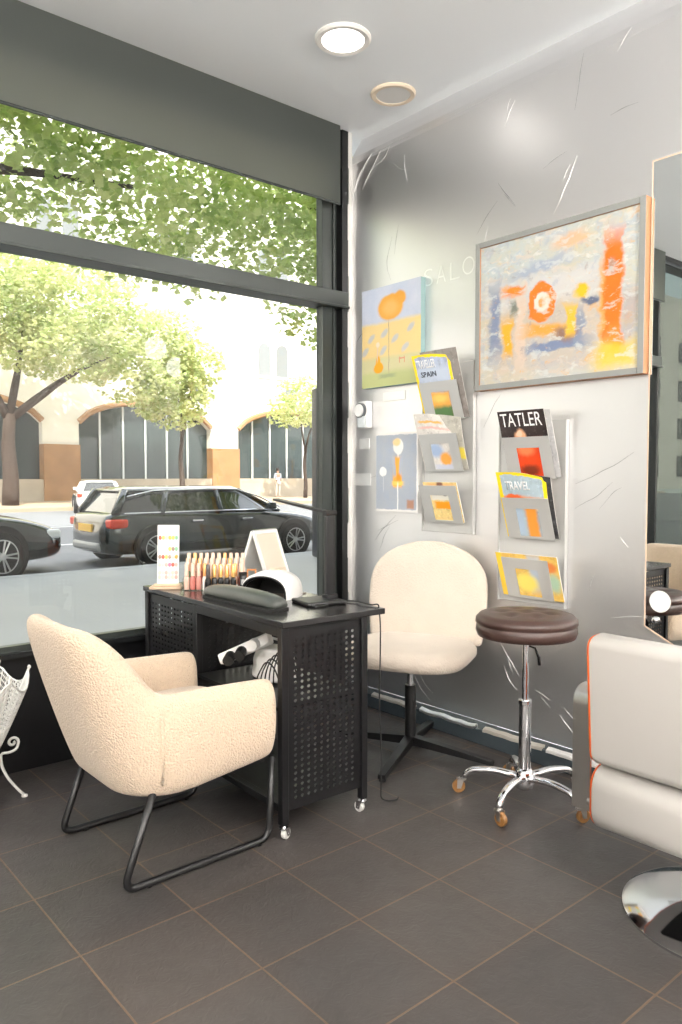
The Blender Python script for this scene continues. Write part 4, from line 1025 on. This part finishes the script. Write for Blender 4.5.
# A-frame hinged stand
t = thing('tabletop_frame', (-.875, -.40, Z), 'white hinged A shaped tabletop frame with a pink face behind the nail lamp', 'picture frame'); t.rotation_euler = (0, 0, R(18))
for s_ in (-1, 1):
    F = Matrix.Translation((0, s_*.092, .0)) @ Matrix.Rotation(R(20)*s_, 4, 'X')
    fr = G()
    for a, b, c, d in ((-.09, -.075, 0, .262), (.075, .09, 0, .262), (-.075, .075, 0, .016), (-.075, .075, .246, .262)): fr.box(a, b, -.007, .007, c, d, F)
    f = fr.build('panel_frame', mat('frame_white', (.82, .82, .80), .35), t, world=False, bev=.002)
    G().box(-.075, .075, -.004, .004, .016, .246, F).build('picture_face', mat('face_pink', (.80, .62, .52), .4) if s_ < 0 else mat('face_pale', (.75, .78, .78), .2), f, world=False)
G().cyl((-.088, 0, .247), (.088, 0, .247), .006, 10).build('hinge', M['chrome'], t, world=False)
# desk lamp
t = thing('desk_lamp', (-1.035, -1.005, Z), 'slim black LED desk lamp with a flat post and folded arm', 'lamp')
G().box(-.085, .085, -.075, .075, 0, .016, Matrix.Rotation(R(-12), 4, 'Z')).build('lamp_base', M['black'], t, world=False, bev=.006)
G().box(.035, .078, -.008, .008, .014, .35).box(.03, .083, -.018, .018, .014, .03).build('post', M['black'], t, world=False, bev=.003)
G().cyl((.03, 0, .352), (.085, 0, .352), .012, 14).build('hinge', M['black_soft'], t, world=False)
Ma = Matrix.Translation((.057, 0, .352)) @ Matrix.Rotation(R(7), 4, 'X')
h_ = G().box(-.017, .017, -.01, .37, -.004, .006, Ma).build('arm', M['black'], t, world=False, bev=.002)
G().box(-.012, .012, .12, .35, -.0055, -.004, Ma).build('light_strip', mat('led_diffuser', (.8, .8, .76), .4), h_, world=False)
o = G().tube(fillet([(-.955, -1.03, Z+.006), (-.92, -1.10, Z+.006), (-.935, -1.14, Z+.008), (-.928, -1.20, Z+.005), (-.910, -1.215, Z+.01), (-.902, -1.218, .70), (-.896, -1.21, .55), (-.905, -1.215, .40), (-.898, -1.22, .22), (-.905, -1.225, .02), (-.878, -1.235, .006), (-.84, -1.25, .006), (-.82, -1.235, .006)], .04, 5), .0028, 6).build('power_cable', M['black_soft'], smooth=True)
tag(o, 'thin black cable hanging from the desk corner to the floor', 'cable')
o = G().box(-1.17, -1.10, -.94, -.905, 0, .008, Matrix.Translation((.045, -.155, Z))).build('nail_buffer', M['black'], bev=.002)
tag(o, 'small flat black pad lying by the foot of the desk lamp', 'pad')
# inside the desk
t = thing('power_strip', (-1.25, -.90, .60), 'white power strip with black plugs propped up inside the desk', 'power strip')
Mps = frameM((-1.335, -.76, .545), (.55, -.70, .42), (0.2, .2, 1))
MATW[t.name] = Matrix.Translation((-1.25, -.90, .60))
G().box(0, .23, -.022, .022, -.02, .02, Mps).build('strip_body', M['white'], t, bev=.008)
g = G()
for k in (.055, .105): g.cyl(Mps @ Vector((k, -.006, .02)), Mps @ Vector((k, -.03, .062)), .021, 14)
g.build('plug', M['black_soft'], t, smooth=True, autos=40)
G().cyl(Mps @ Vector((.165, 0, .02)), Mps @ Vector((.165, -.012, .06)), .022, 14).build('white_adapter', M['white'], t, smooth=True, autos=40)
t = thing('carrier_bag', (-1.165, -.885, .467), 'crumpled white carrier bag on the shelf inside the desk', 'bag'); rr = []
for i in range(9):
    z = i/8
    rr.append([(.075*(1-.3*z)*math.cos(2*PI*k/16)*(1+.25*noise.noise(Vector((k*.7, z*3, 5)))), .13*(1-.2*z)*math.sin(2*PI*k/16)*(1+.25*noise.noise(Vector((k*.8, z*3, 9)))), z*.13) for k in range(16)])
G().rings(rr).build('bag_body', M['white'], t, world=False, sub=1)
G().tube([(0, -.05, .12), (0, -.03, .16), (0, .03, .16), (0, .05, .12)], .006, 6).build('bag_handle', M['white'], t, world=False, smooth=True)
for k in range(5):
    x0 = -1.345+.011*k; y0 = -1.02-.012*k
    pts = [(x0, y0, .4705), (x0-.004, y0-.01, .53+.012*k), (x0+.01, y0-.05, .60+.014*k), (x0+.012, y0-.10, .585+.012*k), (x0+.02, y0-.13, .52), (x0+.03, y0-.10, .4705)]
    o = G().tube(fillet(pts, .06, 5), .0028, 6).build('power_lead', M['black_soft'], smooth=True)
    tag(o, 'looped black power lead standing on the shelf inside the desk', 'cable', 'looped leads inside the desk')

# ------------------------------------------------------------------ cream task chair behind the desk
PX, PY = -.405, -.895
th = math.atan2(-.43, -.90)
CH = thing('task_chair', (PX, PY, 0), 'cream covered task chair with a rounded back behind the nail desk', 'chair', rz=th)
CM = MATW[CH.name]
# local: +x faces the sitter's front, y to the side
rr = []
for z, k in ((.415, .80), (.425, .93), (.45, 1.0), (.475, 1.0), (.497, .95), (.508, .8), (.513, .5), (.514, .1)): rr.append([(a, b, c+ .018*max(0, -(a)/.25)*0) for a, b, c in rsq(.255*k, .285*k, z, .0, 36, 3.4)])
G().rings(rr).build('seat', M['plush'], CH, world=False, smooth=True)
rr = []
for i in range(17):
    a = i/16                                  # 0 bottom .. 1 top
    z = .455+.497*a
    hw = .305*(1-abs(max(0, (a-.50)/.50))**2.6)**.5*(.93+.07*min(1, a*3)) if a < 1 else .05
    hw = max(hw, .06); xb = -.235-.075*a; thk = .042*(1-.5*max(0, a-.8)/.2)
    ring = []
    for (s_, d) in ((-1, 0), (-.93, .75), (-.6, 1), (0, 1.0), (.6, 1), (.93, .75), (1, 0), (.93, -.75), (.6, -1), (0, -1), (-.6, -1), (-.93, -.75)):
        ring.append((xb+d*thk+.03*s_*s_, s_*hw, z))
    rr.append(ring)
G().rings(rr).build('backrest', M['plush'], CH, world=False, sub=2)
g = G().cyl((0, 0, .30), (0, 0, .42), .014, 14); g.build('gas_column', M['chrome'], CH, world=False, smooth=True, autos=40)
G().cyl((0, 0, .05), (0, 0, .31), .026, 18).box(-.16, .12, -.05, .05, .395, .42).box(-.27, -.1, -.03, .03, .40, .412).box(-.285, -.265, -.03, .03, .40, .55).build('column_sleeve', M['black'], CH, world=False, autos=40)
for k, a in enumerate((207, 288, 27, 108)):
    A = R(a)-th; Mk = Matrix.Rotation(A, 4, 'Z')
    G().add([Mk @ Vector(q) for q in ((.015, -.022, .035), (.015, .022, .035), (.40, .017, .012), (.40, -.017, .012), (.015, -.022, .075), (.015, .022, .075), (.40, .017, .032), (.40, -.017, .032))],
            [(3, 2, 1, 0), (4, 5, 6, 7), (0, 1, 5, 4), (1, 2, 6, 5), (2, 3, 7, 6), (3, 0, 4, 7)]).cyl(Mk @ Vector((.385, 0, 0)), Mk @ Vector((.385, 0, .014)), .016, 12).build('base_arm', M['black'], CH, world=False, bev=.002)

# ------------------------------------------------------------------ brown stool
SX, SY = -.466, -1.574
ST = thing('rolling_stool', (SX, SY, 0), 'round brown padded stool on a chrome five star base with amber casters', 'stool')
rr = []
n = 48
def tuft(r, a): return 0
for r_, z in ((.165, .652), (.186, .656), (.193, .675), (.190, .698), (.186, .701), (.194, .706), (.192, .723), (.178, .737)):
    rr.append([(r_*math.cos(2*PI*k/n), r_*math.sin(2*PI*k/n), z) for k in range(n)])
for j in range(1, 9):
    r_ = .178*(1-j/8.4)
    ring = []
    for k in range(n):
        a = 2*PI*k/n; dz = .012*(1-(r_/.178)**2)
        for q in range(6):
            bx, by = .09*math.cos(q*PI/3), .09*math.sin(q*PI/3)
            d = math.hypot(r_*math.cos(a)-bx, r_*math.sin(a)-by); dz -= .012*math.exp(-(d/.022)**2)
        d = r_; dz -= .012*math.exp(-(d/.022)**2)
        ring.append((r_*math.cos(a), r_*math.sin(a), .737+dz))
    rr.append(ring)
se = G().rings(rr).build('seat', M['brownleather'], ST, world=False, smooth=True)
for q in range(7):
    bx, by = (.09*math.cos(q*PI/3), .09*math.sin(q*PI/3)) if q < 6 else (0, 0)
    G().lathe([(.008, 0), (.007, .003), (.003, .0045)], (bx, by, .7345), 10).build('seat_button', M['brownleather'], se, world=False, smooth=True)
G().cyl((0, 0, .40), (0, 0, .654), .0135, 18).build('gas_column', M['chrome'], ST, world=False, smooth=True, autos=40)
G().lathe([(.022, .08), (.024, .10), (.0235, .385), (.026, .388), (.026, .402), (.016, .404)], seg=22).build('column_sleeve', M['chrome'], ST, world=False, smooth=True, autos=35)
G().lathe([(.05, .632), (.09, .642), (.09, .654)], seg=20).build('seat_plate', M['black'], ST, world=False)
lv = R(-45)
G().tube([(0, 0, .618), (.035*math.cos(lv), .035*math.sin(lv), .605), (.05*math.cos(lv), .05*math.sin(lv), .57), (.052*math.cos(lv), .052*math.sin(lv), .54)], [.006, .008, .013, .012], 10, flat=.5).build('height_lever', M['black'], ST, world=False, smooth=True)
g = G().lathe([(.02, .05), (.036, .06), (.04, .085), (.034, .12), (.024, .135)], seg=22)
for a in (118, 194, 270, 342, 48):
    A = R(a); k = Vector((math.cos(A), math.sin(A), 0))
    g.tube(fillet([k*.02+Vector((0, 0, .098)), k*.12+Vector((0, 0, .112)), k*.215+Vector((0, 0, .098)), k*.245+Vector((0, 0, .058))], .05, 5), [.019]+[.0165]*6+[.0145]*6+[.0145], 12, flat=.8)
g.build('star_base', M['chrome'], ST, world=False, smooth=True)
for n_, a in enumerate((118, 194, 270, 342, 48)):
    A = R(a); caster(ST, (SX+.245*math.cos(A), SY+.245*math.sin(A), 0), (2.4, 4.6, 5.9, .2, 1.8)[n_], .026, M['amber'], M['satin'], .066)

# ------------------------------------------------------------------ salon chair at the right edge
SCX, SCY = -.68, -2.432
SC = thing('salon_chair', (SCX, SCY, 0), 'pale grey salon chair with orange sides on a round chrome base', 'salon chair')
def cush(x0, x1, z0, z1, rr_, tilt=0., y=.30, name='cushion', ex=.0):
    """rounded profile in xz pushed along y; returns (profile)"""
    pts = []
    for cx, cz, a0 in ((x1-rr_, z1-rr_, 0), (x0+rr_, z1-rr_, 90), (x0+rr_, z0+rr_, 180), (x1-rr_, z0+rr_, 270)):
        for i in range(7):
            a = R(a0+15*i); pts.append((cx+rr_*math.cos(a), cz+rr_*math.sin(a)))
    return pts
def pad(name, prof, tilt=None, m=None):
    T = tilt or Matrix()
    def ring(y, sc):
        cx = sum(p[0] for p in prof)/len(prof); cz = sum(p[1] for p in prof)/len(prof)
        return [T @ Vector((cx+(x-cx)*sc, y, cz+(z-cz)*sc)) for x, z in prof]
    o = G().rings([ring(-.292, .97), ring(-.285, 1.), ring(.285, 1.), ring(.292, .97)], cap=False).build(name, M['greyvinyl'], SC, world=False, smooth=True, autos=50)
    for s_ in (-1, 1): G().rings([ring(.2925*s_, .985), ring(.298*s_, .97), ring(.301*s_, .90)]).build('side_panel', M['orange'], o, world=False, smooth=True, autos=50)
    return o
Tb = Matrix.Translation((-.20, 0, .426)) @ Matrix.Rotation(R(-4), 4, 'Y')
pad('seat', cush(-.25, .27, .228, .415, .06))
pad('backrest', cush(-.045, .045, .0, .385, .032), Tb)
for s_ in (1, -1):
    pth = fillet([(-.215, 0, .27), (-.215, 0, .635), (.24, 0, .635), (.24, 0, .27)], .055, 8)
    g = G(); rr = []
    n_ = len(pth)
    for i, q in enumerate(pth):
        tn = (pth[min(i+1, n_-1)]-pth[max(i-1, 0)]).normalized(); nn = Vector((-tn.z, 0, tn.x))*.004
        y0, y1 = .312, .372
        rr.append([q+nn+Vector((0, y0*s_, 0)), q+nn+Vector((0, y1*s_, 0)), q-nn+Vector((0, y1*s_, 0)), q-nn+Vector((0, y0*s_, 0))])
    a = g.rings(rr).build('armrest', M['satin'], SC, world=False, autos=40)
    for bx in (-.215, .235): G().cyl((bx, .28*s_, .30), (bx, .318*s_, .30), .012, 12).build('arm_bolt', M['satin'], a, world=False, autos=40)
G().box(-.19, -.15, -.2, .2, .39, .46).box(-.12, .2, -.2, .2, .195, .22).build('under_frame', M['black'], SC, world=False, bev=.005)
G().cyl((0, 0, .03), (0, 0, .21), .035, 24).build('column', M['chrome'], SC, world=False, smooth=True, autos=40)
G().lathe([(.283, 0), (.284, .008), (.27, .014), (.2, .026), (.1, .04), (.045, .052), (.042, .07)], seg=64).build('round_base', M['chrome'], SC, world=False, smooth=True, autos=40)

# ------------------------------------------------------------------ white wire basket stand
BX, BY = -2.085, -.235
t = thing('umbrella_stand', (BX, BY, 0), 'white perforated metal basket on scrolled legs at the left edge below the window', 'basket')
g = G(); nz, na = 15, 48; rr = []
for j in range(nz+1):
    a = j/nz; ring = []
    for k in range(na):
        an = 2*PI*k/na
        tip = 1-abs(math.sin(an*3+.5))                       # six points around the rim
        r_ = .055+.115*a**.9*(1+.06*tip*a)
        ring.append((r_*math.cos(an), r_*math.sin(an), .20+(.245+.065*tip**1.2)*a))
    rr.append(ring)
g.rings(rr, cap=False)
for f in list(range(len(g.f))):
    q = g.f[f]
    g.f[f] = [q[0], q[1], q[2]]; g.f.append([q[0], q[2], q[3]]); g.mi.append(0)
bo = g.build('basket_mesh', M['whitepaint'], t, world=False)
md = bo.modifiers.new('wire', 'WIREFRAME'); md.thickness = .008; md.use_even_offset = False
rim = [Vector(q) for q in rr[-1]]
G().tube(rim, .0042, 6, loop=True).build('rim', M['whitepaint'], t, world=False, smooth=True)
for k in range(6):
    an = (-.5+PI*k)/3; r_ = .17*1.06
    e = G().tube([(.06*math.cos(an), .06*math.sin(an), .2), (.11*math.cos(an), .11*math.sin(an), .35), (r_*math.cos(an), r_*math.sin(an), .515)], .005, 6).build('corner_rib', M['whitepaint'], t, world=False, smooth=True)
    G().lathe([(.003, -.007), (.007, -.003), (.007, .003), (.003, .007)], (r_*math.cos(an), r_*math.sin(an), .517), 10).build('finial', M['whitepaint'], e, world=False, smooth=True)
for k in range(4):
    Mk = Matrix.Rotation(R(-8+90*k), 4, 'Z')
    sp = [(.115+.022*(1-i/14)*math.cos(i*.62), 0, .225+.022*(1-i/14)*math.sin(i*.62)) for i in range(12)][::-1]
    sp += [(.13, 0, .195), (.10, 0, .185), (.07, 0, .19), (.072, 0, .14), (.095, 0, .085), (.13, 0, .035), (.152, 0, .008)]
    l = G().tube(fillet(sp, .02, 3), .0055, 8, M=Mk).build('leg', M['whitepaint'], t, world=False, smooth=True)
    G().lathe([(.012, 0), (.012, .006), (.006, .009)], tuple(Mk @ Vector((.155, 0, 0))), 12).build('foot', M['whitepaint'], l, world=False)
G().lathe([(.056, .195), (.058, .2), (.056, .205)], seg=24).build('base_disc', M['whitepaint'], t, world=False)

# ------------------------------------------------------------------ light and camera
w = bpy.data.worlds.new('sky'); S.world = w; w.use_nodes = True
nt = w.node_tree; bg = nt.nodes['Background']
sky = nt.nodes.new('ShaderNodeTexSky'); sky.sky_type = 'NISHITA'; sky.sun_disc = False; sky.sun_elevation = R(50); sky.sun_rotation = R(200); sky.air_density = 1.; sky.dust_density = 3.; sky.ozone_density = 1.
mxn = nt.nodes.new('ShaderNodeMix'); mxn.data_type = 'RGBA'; mxn.inputs['Factor'].default_value = .55; mxn.inputs['B'].default_value = (7., 7., 6.9, 1)
nt.links.new(sky.outputs[0], mxn.inputs['A']); nt.links.new(mxn.outputs['Result'], bg.inputs[0]); bg.inputs[1].default_value = .41
sd = bpy.data.lights.new('sun', 'SUN'); sd.energy = 5.5; sd.angle = R(.6); sd.color = (1, .95, .86)
so = bpy.data.objects.new('sun', sd); COL.objects.link(so)
so.rotation_euler = Vector((.30, .55, -.78)).to_track_quat('-Z', 'Y').to_euler()

cd = bpy.data.cameras.new('camera'); co = bpy.data.objects.new('camera', cd); COL.objects.link(co)
cd.sensor_fit = 'VERTICAL'; cd.sensor_height = 36; cd.lens = 36*768/1024; cd.clip_end = 300; cd.clip_start = .05
co.location = (-2.9194, -3.3460, 1.27)
co.rotation_euler = (R(90-2.7), 0, R(49.5-90))
S.camera = co
S.view_settings.view_transform = 'Standard'; S.view_settings.look = 'None'; S.view_settings.gamma = 1; S.view_settings.use_curve_mapping = False
S.view_settings.exposure = .57
S.cycles.use_denoising = True
S.cycles.max_bounces = 10; S.cycles.transparent_max_bounces = 24; S.cycles.diffuse_bounces = 5; S.cycles.sample_clamp_indirect = 6
